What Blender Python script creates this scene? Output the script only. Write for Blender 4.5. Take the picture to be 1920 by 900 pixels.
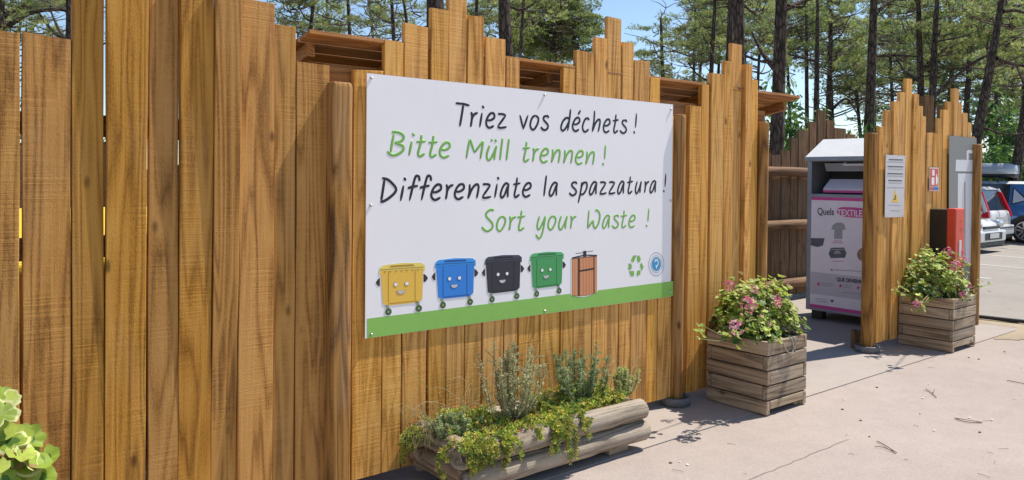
import bpy, bmesh, math, random
from mathutils import Vector, Matrix
R = math.radians
rnd = random.Random(7)
for o in list(bpy.data.objects): bpy.data.objects.remove(o)
scene = bpy.context.scene
COL = scene.collection

# ------------------------------------------------------------------ camera
# world: the board wall lies in the plane y = 0 and runs along +x, z is up
FPX = 1442.0; CY = 355.0; PITCH = 0.0157; ROLL = 0.010
CAM = Vector((0.0, -3.5, 1.6))
YAW = math.atan2(0.779, 0.627)
F0 = Vector((math.cos(YAW), math.sin(YAW), 0)); R0 = Vector((math.sin(YAW), -math.cos(YAW), 0)); U0 = Vector((0, 0, 1))
Fv = F0*math.cos(PITCH) - U0*math.sin(PITCH)
Up = F0*math.sin(PITCH) + U0*math.cos(PITCH)
Rv = R0*math.cos(ROLL) + Up*math.sin(ROLL)
Uv = Up*math.cos(ROLL) - R0*math.sin(ROLL)
cd = bpy.data.cameras.new('camera'); cam = bpy.data.objects.new('camera', cd); COL.objects.link(cam)
m = Matrix((Rv, Uv, -Fv)).transposed().to_4x4(); m.translation = CAM
cam.matrix_world = m
cd.sensor_width = 36.0; cd.lens = 36.0*FPX/1920.0; cd.shift_y = (CY-450.0)/1920.0
cd.clip_start = 0.05; cd.clip_end = 2000
scene.camera = cam
def ray(px, py): return Fv + Rv*((px-960.0)/FPX) + Uv*((CY-py)/FPX)
def pw(px, py, Y=0.0):
    d = ray(px, py); return CAM + d*((Y-CAM.y)/d.y)
def pxp(px, py, X):
    d = ray(px, py); return CAM + d*((X-CAM.x)/d.x)
def pg(px, py, Z=0.0):
    d = ray(px, py); return CAM + d*((Z-CAM.z)/d.z)
def pz(px, py, Z):
    return CAM + ray(px, py)*Z

# ------------------------------------------------------------------ light
SUN = Vector((1.0, -0.215, 1.72)).normalized()
EL = math.asin(SUN.z); AZ = math.atan2(SUN.x, SUN.y)
w = bpy.data.worlds.new("World"); scene.world = w; w.use_nodes = True
nt = w.node_tree; nt.nodes.clear()
sk = nt.nodes.new('ShaderNodeTexSky'); sk.sky_type = 'NISHITA'; sk.sun_disc = False
sk.sun_elevation = EL; sk.sun_rotation = AZ; sk.air_density = 1.0; sk.dust_density = 0.15; sk.ozone_density = 2.5
bg = nt.nodes.new('ShaderNodeBackground'); bg.inputs[1].default_value = 0.125
wo = nt.nodes.new('ShaderNodeOutputWorld')
nt.links.new(sk.outputs[0], bg.inputs[0]); nt.links.new(bg.outputs[0], wo.inputs[0])
sd = bpy.data.lights.new('sun', 'SUN'); sd.energy = 5.0; sd.angle = R(0.5); sd.color = (1.0, 0.94, 0.85)
so = bpy.data.objects.new('sun', sd); COL.objects.link(so)
so.rotation_euler = (-SUN).to_track_quat('-Z', 'Y').to_euler(); so.location = (5, -5, 12)
scene.view_settings.view_transform = 'Standard'; scene.view_settings.look = 'None'
scene.view_settings.gamma = 1.0; scene.view_settings.use_curve_mapping = False
scene.view_settings.exposure = 0.40

# ------------------------------------------------------------------ materials
def newmat(name):
    mt = bpy.data.materials.new(name); mt.use_nodes = True
    t = mt.node_tree; b = t.nodes['Principled BSDF']
    return mt, t, b
def N(t, typ, **kw):
    n = t.nodes.new(typ)
    for k, v in kw.items():
        if hasattr(n, k) and not k[0].isupper(): setattr(n, k, v)
        else: n.inputs[k.replace('_', ' ')].default_value = v
    return n
def L(t, a, b): t.links.new(a, b)
def ramp(t, fac, stops):
    r = t.nodes.new('ShaderNodeValToRGB'); e = r.color_ramp.elements
    while len(e) < len(stops): e.new(0.5)
    for i, (p, c) in enumerate(stops):
        e[i].position = p; e[i].color = (c[0], c[1], c[2], 1) if len(c) == 3 else c
    L(t, fac, r.inputs[0]); return r.outputs[0]
def mixc(t, fac, a, b, blend='MIX'):
    n = t.nodes.new('ShaderNodeMix'); n.data_type = 'RGBA'; n.blend_type = blend
    for s, v in ((n.inputs[0], fac), (n.inputs[6], a), (n.inputs[7], b)):
        if isinstance(v, (int, float)): s.default_value = v
        elif isinstance(v, tuple): s.default_value = (v[0], v[1], v[2], 1)
        else: L(t, v, s)
    return n.outputs[2]
def math_(t, op, a, b=None, c=None):
    n = t.nodes.new('ShaderNodeMath'); n.operation = op
    for i, v in enumerate((a, b, c)):
        if v is None: continue
        if isinstance(v, (int, float)): n.inputs[i].default_value = v
        else: L(t, v, n.inputs[i])
    return n.outputs[0]
def coords(t, scale=(1, 1, 1), rand=True, which='Object'):
    tc = t.nodes.new('ShaderNodeTexCoord'); out = tc.outputs[which]
    if rand:
        oi = t.nodes.new('ShaderNodeObjectInfo')
        mu = t.nodes.new('ShaderNodeVectorMath'); mu.operation = 'SCALE'; mu.inputs[0].default_value = (37.0, 23.0, 51.0)
        L(t, oi.outputs['Random'], mu.inputs['Scale'])
        ad = t.nodes.new('ShaderNodeVectorMath'); ad.operation = 'ADD'
        L(t, out, ad.inputs[0]); L(t, mu.outputs[0], ad.inputs[1]); out = ad.outputs[0]
    mp = t.nodes.new('ShaderNodeMapping'); mp.inputs['Scale'].default_value = scale
    L(t, out, mp.inputs['Vector']); return mp.outputs[0]
def noise(t, vec, scale, detail=4, rough=0.55, dist=0.0):
    n = t.nodes.new('ShaderNodeTexNoise'); n.inputs['Scale'].default_value = scale
    n.inputs['Detail'].default_value = detail; n.inputs['Roughness'].default_value = rough; n.inputs['Distortion'].default_value = dist
    L(t, vec, n.inputs['Vector']); return n.outputs['Fac']
def bump(t, b, h, strength, dist=0.01, prev=None):
    n = t.nodes.new('ShaderNodeBump'); n.inputs['Strength'].default_value = strength; n.inputs['Distance'].default_value = dist
    L(t, h, n.inputs['Height'])
    if prev is not None: L(t, prev, n.inputs['Normal'])
    L(t, n.outputs[0], b.inputs['Normal']); return n.outputs[0]

def wood(name, light, mid, dark, grey=(0.36, 0.30, 0.25), greyamt=0.25, axis='z', saw=1.0, rough=0.72, bmp=1.0, vary=0.32):
    mt, t, b = newmat(name)
    def sc(along, across):
        return {'z': (across, across, along), 'x': (along, across, across), 'y': (across, along, across)}[axis]
    cg = coords(t, sc(0.55, 9.0))
    # growth-ring figure: rings of a slow field, plus fine fibres
    n1 = noise(t, cg, 1.0, 2, 0.45, 0.3)
    rings = math_(t, 'FRACT', math_(t, 'MULTIPLY', n1, 9.0))
    rings = math_(t, 'ABSOLUTE', math_(t, 'SUBTRACT', rings, 0.5))
    fib = noise(t, coords(t, sc(2.2, 150.0)), 1.0, 3, 0.6)
    big = noise(t, coords(t, sc(1.1, 6.0)), 1.0, 3, 0.6)
    sawn = noise(t, coords(t, sc(78.0, 1.3)), 1.0, 2, 0.6, 0.9)
    f = math_(t, 'ADD', math_(t, 'MULTIPLY', rings, 0.60), math_(t, 'MULTIPLY', fib, 0.22))
    f = math_(t, 'ADD', f, math_(t, 'MULTIPLY', big, 0.50))
    smask = ramp(t, noise(t, coords(t, sc(1.6, 2.5)), 1.4, 2, 0.5), [(0.42, (0.12, 0.12, 0.12)), (0.60, (1, 1, 1))])
    sawm = math_(t, 'MULTIPLY', math_(t, 'SUBTRACT', sawn, 0.5), smask)
    f = math_(t, 'ADD', f, math_(t, 'MULTIPLY', sawm, 0.26*saw))
    fuzz = noise(t, coords(t, sc(95.0, 170.0)), 1.0, 3, 0.75)
    f = math_(t, 'ADD', f, math_(t, 'MULTIPLY', math_(t, 'SUBTRACT', fuzz, 0.5), 0.38))
    f = math_(t, 'ADD', f, 0.05)
    c = ramp(t, f, [(0.32, dark), (0.56, mid), (0.88, light)])
    # weathering
    g = noise(t, coords(t, sc(0.9, 3.0)), 1.3, 5, 0.65)
    c = mixc(t, math_(t, 'MULTIPLY', ramp(t, g, [(0.48, (0, 0, 0)), (0.75, (1, 1, 1))]), greyamt), c, grey)
    # knots
    vo = t.nodes.new('ShaderNodeTexVoronoi'); vo.inputs['Scale'].default_value = 1.0; vo.inputs['Randomness'].default_value = 1.0
    L(t, coords(t, sc(2.2, 4.5)), vo.inputs['Vector'])
    kn = ramp(t, vo.outputs['Distance'], [(0.035, (1, 1, 1)), (0.085, (0, 0, 0))])
    c = mixc(t, math_(t, 'MULTIPLY', kn, 0.75), c, tuple(v*0.35 for v in dark))
    oi = t.nodes.new('ShaderNodeObjectInfo')
    hs = t.nodes.new('ShaderNodeHueSaturation'); L(t, c, hs.inputs['Color'])
    L(t, math_(t, 'ADD', math_(t, 'MULTIPLY', oi.outputs['Random'], vary), 1.0-vary*0.5), hs.inputs['Value'])
    r2 = math_(t, 'FRACT', math_(t, 'MULTIPLY', oi.outputs['Random'], 17.3))
    L(t, math_(t, 'ADD', math_(t, 'MULTIPLY', r2, 0.08), 1.02), hs.inputs['Saturation'])
    r3 = math_(t, 'FRACT', math_(t, 'MULTIPLY', oi.outputs['Random'], 41.7))
    L(t, math_(t, 'ADD', math_(t, 'MULTIPLY', r3, 0.004), 0.4975), hs.inputs['Hue'])
    L(t, hs.outputs[0], b.inputs['Base Color'])
    b.inputs['Roughness'].default_value = rough; b.inputs['Specular IOR Level'].default_value = 0.25
    h = math_(t, 'ADD', math_(t, 'MULTIPLY', fib, 0.5), math_(t, 'MULTIPLY', sawm, 1.1*saw))
    h = math_(t, 'ADD', h, math_(t, 'MULTIPLY', rings, 0.25))
    h = math_(t, 'ADD', h, math_(t, 'MULTIPLY', fuzz, 0.55))
    bump(t, b, h, 0.75*bmp, 0.003)
    return mt
def plain(name, col, rough=0.5, metal=0.0, spec=0.5, var=0.08, nscale=8.0, bmp=0.0, bscale=60.0, trans=0.0):
    mt, t, b = newmat(name)
    n = noise(t, coords(t), nscale, 5, 0.6)
    lo = tuple(max(0, c*(1-var)) for c in col); hi = tuple(min(1, c*(1+var)) for c in col)
    L(t, ramp(t, n, [(0.3, lo), (0.7, hi)]), b.inputs['Base Color'])
    b.inputs['Roughness'].default_value = rough; b.inputs['Metallic'].default_value = metal
    b.inputs['Specular IOR Level'].default_value = spec
    if bmp: bump(t, b, noise(t, coords(t), bscale, 4, 0.6), bmp, 0.003)
    return mt
def leafm(name, col, tr=0.35, var=0.25, rough=0.5, scale=5.0):
    mt, t, b = newmat(name)
    n = noise(t, coords(t), scale, 4, 0.6)
    lo = tuple(c*(1-var) for c in col); hi = tuple(min(1, c*(1+var)) for c in col)
    cc = ramp(t, n, [(0.35, lo), (0.65, hi)])
    L(t, cc, b.inputs['Base Color']); b.inputs['Roughness'].default_value = rough; b.inputs['Specular IOR Level'].default_value = 0.3
    ts = t.nodes.new('ShaderNodeBsdfTranslucent'); L(t, cc, ts.inputs[0])
    mx = t.nodes.new('ShaderNodeMixShader'); mx.inputs[0].default_value = tr
    out = t.nodes['Material Output']
    L(t, b.outputs[0], mx.inputs[1]); L(t, ts.outputs[0], mx.inputs[2]); L(t, mx.outputs[0], out.inputs[0])
    return mt

M = {}
M['board'] = wood('larch_board', (0.60, 0.335, 0.112), (0.46, 0.230, 0.066), (0.20, 0.088, 0.023), grey=(0.46, 0.30, 0.16), greyamt=0.25, vary=0.24)
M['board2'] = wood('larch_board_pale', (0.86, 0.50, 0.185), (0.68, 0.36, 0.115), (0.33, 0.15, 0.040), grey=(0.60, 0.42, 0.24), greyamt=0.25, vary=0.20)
M['post'] = wood('larch_post', (0.52, 0.285, 0.105), (0.35, 0.175, 0.055), (0.10, 0.045, 0.018), greyamt=0.25, saw=0.15, vary=.15)
M['roofx'] = wood('larch_roof_plank', (0.44, 0.22, 0.08), (0.31, 0.14, 0.045), (0.15, 0.062, 0.02), axis='x')
M['roofy'] = wood('larch_joist', (0.44, 0.22, 0.08), (0.31, 0.14, 0.045), (0.15, 0.062, 0.02), axis='y')
M['backboard'] = wood('weathered_board_shaded', (0.26, 0.145, 0.07), (0.16, 0.088, 0.042), (0.05, 0.026, 0.014), grey=(.2,.16,.12), greyamt=0.3)  # base colours darkened to carry the shade at the back; grey is weathering
M['rail'] = wood('weathered_rail_shaded', (0.26, 0.145, 0.075), (0.16, 0.088, 0.045), (0.05, 0.026, 0.014), grey=(.17,.13,.1), greyamt=0.3, axis='x')  # log rails likewise: back fence shade put into the wood colour
M['pl_x'] = wood('grey_plank', (0.52, 0.41, 0.29), (0.37, 0.28, 0.19), (0.13, 0.09, 0.06), grey=(0.44, 0.37, 0.30), greyamt=0.5, axis='x', saw=0.2, bmp=1.6)
M['pl_y'] = wood('grey_plank_side', (0.52, 0.40, 0.28), (0.37, 0.27, 0.18), (0.13, 0.09, 0.055), grey=(0.43, 0.36, 0.29), greyamt=0.5, axis='y', saw=0.2, bmp=1.6)
M['log_x'] = wood('grey_log', (0.44, 0.37, 0.29), (0.32, 0.26, 0.19), (0.09, 0.068, 0.05), grey=(0.42, 0.37, 0.32), greyamt=0.6, axis='x', saw=0.1, bmp=3.0)
M['log_y'] = wood('grey_log_end', (0.42, 0.34, 0.26), (0.31, 0.24, 0.17), (0.09, 0.068, 0.05), grey=(0.40, 0.35, 0.29), greyamt=0.6, axis='y', saw=0.1, bmp=3.0)
M['dark'] = plain('dark_void', (0.012, 0.011, 0.010), 0.9)
M['steel'] = plain('bolt_steel', (0.62, 0.62, 0.62), 0.3, 0.9)
M['collar'] = plain('grey_plastic_collar', (0.15, 0.15, 0.15), 0.7, var=0.25, nscale=30)
M['soil'] = plain('soil', (0.06, 0.042, 0.028), 0.95, var=0.5, nscale=60, bmp=1.0)
M['cord'] = plain('cord', (0.32, 0.29, 0.25), 0.9, var=0.2, nscale=80)
# sign
mt, t, b = newmat('sign_white')
n = noise(t, coords(t), 1.2, 4, 0.6); n2 = noise(t, coords(t), 90, 3, 0.6)
c = ramp(t, n, [(0.3, (0.87, 0.845, 0.85)), (0.7, (0.91, 0.885, 0.89))])
c = mixc(t, math_(t, 'MULTIPLY', ramp(t, noise(t, coords(t, (3, 3, 0.7)), 2.5, 5, 0.7), [(0.62, (0, 0, 0)), (0.8, (1, 1, 1))]), 0.12), c, (0.55, 0.50, 0.42))
L(t, c, b.inputs['Base Color']); b.inputs['Roughness'].default_value = 0.32; b.inputs['Specular IOR Level'].default_value = 0.4
bump(t, b, n, 0.15, 0.01); M['white'] = mt
M['sgreen'] = plain('sign_green', (0.25, 0.52, 0.10), 0.35, var=0.03)
M['lgreen'] = plain('letter_green', (0.20, 0.46, 0.09), 0.4, var=0.06, nscale=20)
M['ink'] = plain('letter_ink', (0.009, 0.010, 0.022), 0.4, var=0.1)
M['halo'] = plain('print_white', (0.86, 0.86, 0.86), 0.4, var=0.02)
for k, c in dict(yb=(0.82, 0.50, 0.07), yd=(0.42, 0.24, 0.03), bb=(0.02, 0.22, 0.68), bd=(0.01, 0.06, 0.30), kb=(0.022, 0.024, 0.040), kd=(0.008, 0.008, 0.014),
                 gb=(0.055, 0.33, 0.10), gd=(0.02, 0.14, 0.045), yl=(0.86, 0.68, 0.14), bl=(0.03, 0.32, 0.78), kl=(0.05, 0.055, 0.085), gl=(0.08, 0.43, 0.14),
                 ear=(0.03, 0.02, 0.02), cas=(0.05, 0.11, 0.02), casl=(0.26, 0.30, 0.22), cw1=(0.66, 0.27, 0.12), cw2=(0.34, 0.14, 0.075), mouth=(0.55, 0.52, 0.55), lblue=(0.02, 0.32, 0.60), lring=(0.25, 0.36, 0.50)).items():
    M[k] = plain('print_'+k, c, 0.4, var=0.04)
M['eye'] = M['halo']

# ------------------------------------------------------------------ mesh builder
class MB:
    def __init__(s): s.v = []; s.f = []; s.m = []; s.mi = 0; s.smooth = False; s.sm = []
    def add(s, vs, fs, mi=None):
        o = len(s.v); s.v.extend([tuple(p) for p in vs])
        for f in fs: s.f.append(tuple(i+o for i in f)); s.m.append(s.mi if mi is None else mi); s.sm.append(s.smooth)
    def box(s, lo, hi, mi=None, rot=None, piv=None):
        x0, y0, z0 = lo; x1, y1, z1 = hi
        vs = [Vector(p) for p in ((x0,y0,z0),(x1,y0,z0),(x1,y1,z0),(x0,y1,z0),(x0,y0,z1),(x1,y0,z1),(x1,y1,z1),(x0,y1,z1))]
        if rot is not None:
            pv = Vector(piv) if piv else (Vector(lo)+Vector(hi))/2
            vs = [rot @ (p-pv) + pv for p in vs]
        s.add(vs, [(0,3,2,1),(4,5,6,7),(0,1,5,4),(1,2,6,5),(2,3,7,6),(3,0,4,7)], mi)
    def rbox(s, lo, hi, r=0.004, mi=None):
        """box with chamfered edges"""
        x0, y0, z0 = lo; x1, y1, z1 = hi
        r = min(r, (x1-x0)*.45, (y1-y0)*.45, (z1-z0)*.45)
        bm = bmesh.new(); bmesh.ops.create_cube(bm, size=1.0)
        for v in bm.verts: v.co = Vector(((x0+x1)/2+v.co.x*(x1-x0), (y0+y1)/2+v.co.y*(y1-y0), (z0+z1)/2+v.co.z*(z1-z0)))
        bmesh.ops.bevel(bm, geom=bm.edges[:], offset=r, segments=2, affect='EDGES', profile=0.6)
        bm.verts.index_update()
        s.add([v.co for v in bm.verts], [tuple(v.index for v in f.verts) for f in bm.faces], mi); bm.free()
    def tube(s, pts, rad, n=8, mi=None, cap=True, squash=None, sax=None):
        pts = [Vector(p) for p in pts]; k = len(pts)
        if k < 2: return
        if not hasattr(rad, '__len__'): rad = [rad]*k
        rings = []; prev = None
        for i, p in enumerate(pts):
            d = (pts[min(i+1, k-1)] - pts[max(i-1, 0)])
            if d.length < 1e-9: d = Vector((0, 0, 1))
            d.normalize()
            if sax is not None: a = Vector(sax)
            elif prev is None:
                a = Vector((0, 0, 1)) if abs(d.z) < 0.9 else Vector((1, 0, 0))
            else: a = prev
            a = (a - d*a.dot(d)); a.normalize(); prev = a
            c = d.cross(a)
            sq = 1.0 if squash is None else squash
            rings.append([p + a*math.cos(2*math.pi*j/n)*rad[i]*sq + c*math.sin(2*math.pi*j/n)*rad[i] for j in range(n)])
        vs = [q for r_ in rings for q in r_]; fs = []
        for i in range(k-1):
            for j in range(n):
                a0 = i*n+j; b0 = i*n+(j+1) % n; fs.append((a0, b0, b0+n, a0+n))
        if cap: fs.append(tuple(range(n-1, -1, -1))); fs.append(tuple(range((k-1)*n, k*n)))
        s.add(vs, fs, mi)
    def extr(s, poly, off, mi=None):
        """polygon (3D points, planar) extruded by vector off, closed"""
        n = len(poly); poly = [Vector(p) for p in poly]; off = Vector(off)
        vs = poly + [p+off for p in poly]
        fs = [tuple(range(n)), tuple(range(2*n-1, n-1, -1))] + [(i, i+n, (i+1) % n+n, (i+1) % n) for i in range(n)]
        s.add(vs, fs, mi)
    def lathe(s, prof, c, n=24, mi=None, ax='z'):
        vs = []; fs = []
        for (r, h) in prof:
            for j in range(n):
                a = 2*math.pi*j/n
                if ax == 'z': vs.append((c[0]+r*math.cos(a), c[1]+r*math.sin(a), c[2]+h))
                elif ax == 'x': vs.append((c[0]+h, c[1]+r*math.cos(a), c[2]+r*math.sin(a)))
                else: vs.append((c[0]+r*math.cos(a), c[1]+h, c[2]+r*math.sin(a)))
        for i in range(len(prof)-1):
            for j in range(n): fs.append((i*n+j, i*n+(j+1) % n, (i+1)*n+(j+1) % n, (i+1)*n+j))
        fs.append(tuple(range(n-1, -1, -1))); fs.append(tuple(range((len(prof)-1)*n, len(prof)*n)))
        s.add(vs, fs, mi)
    def build(s, name, mats, parent=None, loc=None, fix=True, smooth=None):
        me = bpy.data.meshes.new(name); v = s.v
        if loc is not None:
            l = Vector(loc); v = [(p[0]-l.x, p[1]-l.y, p[2]-l.z) for p in v]
        me.from_pydata(v, [], s.f)
        if not isinstance(mats, (list, tuple)): mats = [mats]
        for q in mats: me.materials.append(q)
        me.polygons.foreach_set('material_index', s.m)
        me.polygons.foreach_set('use_smooth', s.sm if smooth is None else [smooth]*len(s.f))
        me.update()
        if fix:
            bm = bmesh.new(); bm.from_mesh(me); bmesh.ops.recalc_face_normals(bm, faces=bm.faces[:]); bm.to_mesh(me); bm.free()
        o = bpy.data.objects.new(name, me); COL.objects.link(o)
        if loc is not None: o.location = loc
        if parent is not None:
            o.parent = parent
            pl = parent.location.copy(); q = parent.parent
            while q is not None: pl += q.location; q = q.parent
            # keep world position: parents here carry only a location
            o.location = (Vector(loc) if loc is not None else Vector((0, 0, 0))) - pl
        return o
def thing(name, label, cat, loc=(0, 0, 0), group=None, kind=None):
    o = bpy.data.objects.new(name, None); COL.objects.link(o); o.location = loc; o.empty_display_size = 0.1
    return tag(o, label, cat, group, kind)
def tag(o, label=None, cat=None, group=None, kind=None):
    if label: o['label'] = label
    if cat: o['category'] = cat
    if group: o['group'] = group
    if kind: o['kind'] = kind
    return o
def catmull(P, seg=5):
    P = [Vector(p) for p in P]
    if len(P) < 3: return P
    out = []
    for i in range(len(P)-1):
        p0 = P[max(i-1, 0)]; p1 = P[i]; p2 = P[i+1]; p3 = P[min(i+2, len(P)-1)]
        for k in range(seg):
            q = k/seg
            out.append(0.5*((2*p1)+(p2-p0)*q+(2*p0-5*p1+4*p2-p3)*q*q+(3*p1-p0-3*p2+p3)*q**3))
    out.append(P[-1]); return out
def text(body, size, P, ax, up, mat, parent, name, width=None, offs=0.0, bold=0.0):
    """text mesh: P lower-left corner, ax reading direction, up upwards"""
    cu = bpy.data.curves.new('t', 'FONT'); cu.body = body; cu.size = size; cu.extrude = 0.0008; cu.offset = bold
    tmp = bpy.data.objects.new('t', cu); COL.objects.link(tmp)
    dg = bpy.context.evaluated_depsgraph_get(); dg.update()
    me = bpy.data.meshes.new_from_object(tmp.evaluated_get(dg)); bpy.data.objects.remove(tmp)
    xs = [v.co.x for v in me.vertices]; wd = max(xs)-min(xs); x0 = min(xs)
    k = 1.0 if width is None else width/wd
    ax = Vector(ax).normalized(); up = Vector(up).normalized(); nn = ax.cross(up)
    pl = Vector((0, 0, 0)); q = parent
    while q is not None: pl += q.location; q = q.parent
    for v in me.vertices:
        c = v.co.copy(); v.co = Vector(P) + ax*((c.x-x0)*k) + up*c.y + nn*(c.z+offs) - pl
    me.materials.clear(); me.materials.append(mat)
    o = bpy.data.objects.new(name, me); COL.objects.link(o); o.parent = parent
    return o
# ------------------------------------------------------------------ ground
def ground_mat(name, base, spots, scale=1.0, blotch=0.25, rough=0.9, bmp=0.4, stain=(0.5, 0.42, 0.36)):
    mt, t, b = newmat(name)
    co = coords(t, rand=False)
    n1 = noise(t, co, 0.55*scale, 6, 0.62, 0.4); n2 = noise(t, co, 5*scale, 6, 0.7); n3 = noise(t, co, 130*scale, 3, 0.7)
    lo = tuple(c*(1-blotch) for c in base); hi = tuple(min(1, c*(1+blotch*0.55)) for c in base)
    f = math_(t, 'ADD', math_(t, 'MULTIPLY', n1, 0.55), math_(t, 'MULTIPLY', n2, 0.45))
    c = ramp(t, f, [(0.34, lo), (0.64, hi)])
    c = mixc(t, math_(t, 'MULTIPLY', ramp(t, noise(t, coords(t, (0.8, 1.6, 1), rand=False), 1.1*scale, 7, 0.7, 0.8), [(0.54, (0, 0, 0)), (0.70, (1, 1, 1))]), 0.45), c, tuple(x*y for x, y in zip(base, stain)))
    c = mixc(t, 0.30, c, ramp(t, n3, [(0.3, tuple(x*0.45 for x in base)), (0.7, tuple(min(1, x*1.5) for x in base))]))
    vo = t.nodes.new('ShaderNodeTexVoronoi'); vo.inputs['Scale'].default_value = 26*scale; L(t, co, vo.inputs['Vector'])
    sp = ramp(t, vo.outputs['Distance'], [(0.05, (1, 1, 1)), (0.11, (0, 0, 0))])
    gate = ramp(t, vo.outputs['Color'], [(0.70, (0, 0, 0)), (0.74, (1, 1, 1))])
    c = mixc(t, math_(t, 'MULTIPLY', sp, math_(t, 'MULTIPLY', gate, spots)), c, tuple(x*0.35 for x in base))
    L(t, c, b.inputs['Base Color']); b.inputs['Roughness'].default_value = rough; b.inputs['Specular IOR Level'].default_value = 0.2
    h = math_(t, 'ADD', math_(t, 'MULTIPLY', n3, 0.5), math_(t, 'MULTIPLY', n2, 0.8))
    bump(t, b, h, bmp, 0.004); return mt
M['conc'] = ground_mat('pink_concrete', (0.36, 0.302, 0.266), 0.2, blotch=0.17, stain=(0.74, 0.70, 0.70))
M['slab'] = ground_mat('slab_concrete', (0.365, 0.315, 0.278), 0.2, blotch=0.15, stain=(0.78, 0.76, 0.74))
M['asph'] = ground_mat('bleached_asphalt', (0.30, 0.27, 0.235), 1.0, blotch=0.2, bmp=0.8, stain=(0.7, 0.7, 0.7))
M['dirt'] = ground_mat('sandy_dirt', (0.36, 0.29, 0.20), 1.0, scale=2.0, blotch=0.35, bmp=1.0)
M['earth'] = ground_mat('forest_floor', (0.26, 0.20, 0.13), 1.0, scale=0.7, blotch=0.4, bmp=1.0)
M['paint'] = plain('road_paint', (0.52, 0.50, 0.46), 0.8, var=0.18, nscale=14)

def struct(name, mb, mat, loc=None): return tag(mb.build(name, mat, loc=loc), kind='structure')
g = MB(); g.add([(-600, -600, -0.05), (900, -600, -0.05), (900, 900, -0.05), (-600, 900, -0.05)], [(0, 1, 2, 3)]); struct('ground', g, M['earth'])
g = MB(); g.box((-9, -14, -0.045), (30, -0.468, -0.004)); struct('concrete_path', g, M['conc'])
g = MB(); g.box((-9, -0.462, -0.045), (9.6, 9, 0.0)); struct('concrete_slab', g, M['slab'])
# dirt patch with an uneven rim
g = MB(); rim = []
base = [(8.75, -0.475), (9.2, -0.9), (9.9, -1.35), (11.5, -1.9), (14, -2.3), (14, -0.4), (9.94, -0.2), (9.94, 9), (9.603, 9), (9.603, -0.43), (9.4, -0.475)]
for i, p in enumerate(base):
    q = base[(i+1) % len(base)]; jag = i < 4
    for k in range(12):
        s_ = k/12; j = 0.05 if jag else 0.0
        rim.append((p[0]+(q[0]-p[0])*s_+rnd.uniform(-j, j), p[1]+(q[1]-p[1])*s_+rnd.uniform(-j, j), 0.001))
g.add(rim, [tuple(range(len(rim)))]); struct('dirt_strip', g, M['dirt'])
g = MB(); g.add([(9.93, -0.33, 0.006), (80, -0.33, 0.006), (80, 60, 0.006), (9.93, 60, 0.006)], [(0, 1, 2, 3)]); struct('parking_asphalt', g, M['asph'])
g = MB()
for k in range(12):
    x = 11.85+2.25*k
    g.add([(x-.05, 1.4, .010), (x+.05, 1.4, .010), (x+.05, 6.4, .010), (x-.05, 6.4, .010)], [(0, 1, 2, 3)])
struct('parking_lines', g, M['paint'])
# ------------------------------------------------------------------ boards
def board_mb(xl, xr, zt, yf, th=0.034, z0=0.05, wav=0.0015, bow=0.0, tilt=0.0, seed=0, chip=0.004, top_slope=0.0):
    """a sawn board; local origin at its foot centre. yf = front face offset"""
    r_ = random.Random(seed); mb = MB(); w2 = (xr-xl)/2; n = 14
    c = 0.0022
    prof = [(-w2, c), (-w2+c, 0), (w2-c, 0), (w2, c), (w2, th-c), (w2-c, th), (-w2+c, th), (-w2, th-c)]
    ph1, ph2 = r_.uniform(0, 6), r_.uniform(0, 6); vs = []; fs = []
    for i in range(n+1):
        s_ = i/n; z = z0+(zt-z0)*s_
        dl = wav*math.sin(ph1+s_*9)+r_.uniform(-1, 1)*wav*0.5; dr = wav*math.sin(ph2+s_*8)+r_.uniform(-1, 1)*wav*0.5
        dy = yf + bow*s_*s_ + tilt*s_
        for (x, y) in prof:
            xx = x + (dl if x < 0 else dr); zz = z
            if i == n: zz += top_slope*x + (-chip if (x < -w2+2*c or x > w2-2*c) else 0)*r_.random()
            vs.append((xx, y+dy, zz))
    k = len(prof)
    for i in range(n):
        for j in range(k): a = i*k+j; b_ = i*k+(j+1) % k; fs.append((a, b_, b_+k, a+k))
    fs.append(tuple(range(k-1, -1, -1))); fs.append(tuple(range(n*k, n*k+k)))
    mb.add(vs, fs); return mb
_bn = [0]
def board(parent, pl, pr, pt, yref, Y=0.0, yf=None, mat='board', bow=None, zt=None, z0=0.06, th=0.034, gap=0.0, name='board', tilt=0.0, tsl=None):
    _bn[0] += 1; k = _bn[0]; r_ = random.Random(k*13)
    a = pw(pl, yref, Y); b_ = pw(pr, yref, Y)
    if zt is None: zt = pw((pl+pr)/2, pt, Y).z
    yf = r_.uniform(0.0, 0.006) if yf is None else yf
    bow = r_.uniform(-0.002, 0.004) if bow is None else bow
    xc = (a.x+b_.x)/2; w_ = b_.x-a.x-gap
    mb = board_mb(-w_/2, w_/2, zt, yf, th, z0, seed=k, bow=bow, tilt=tilt, top_slope=(r_.uniform(-.04, .04) if tsl is None else tsl))
    o = mb.build(name, M[mat], parent); o.location = Vector((xc, Y, 0)) - parent.location; return o

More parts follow.
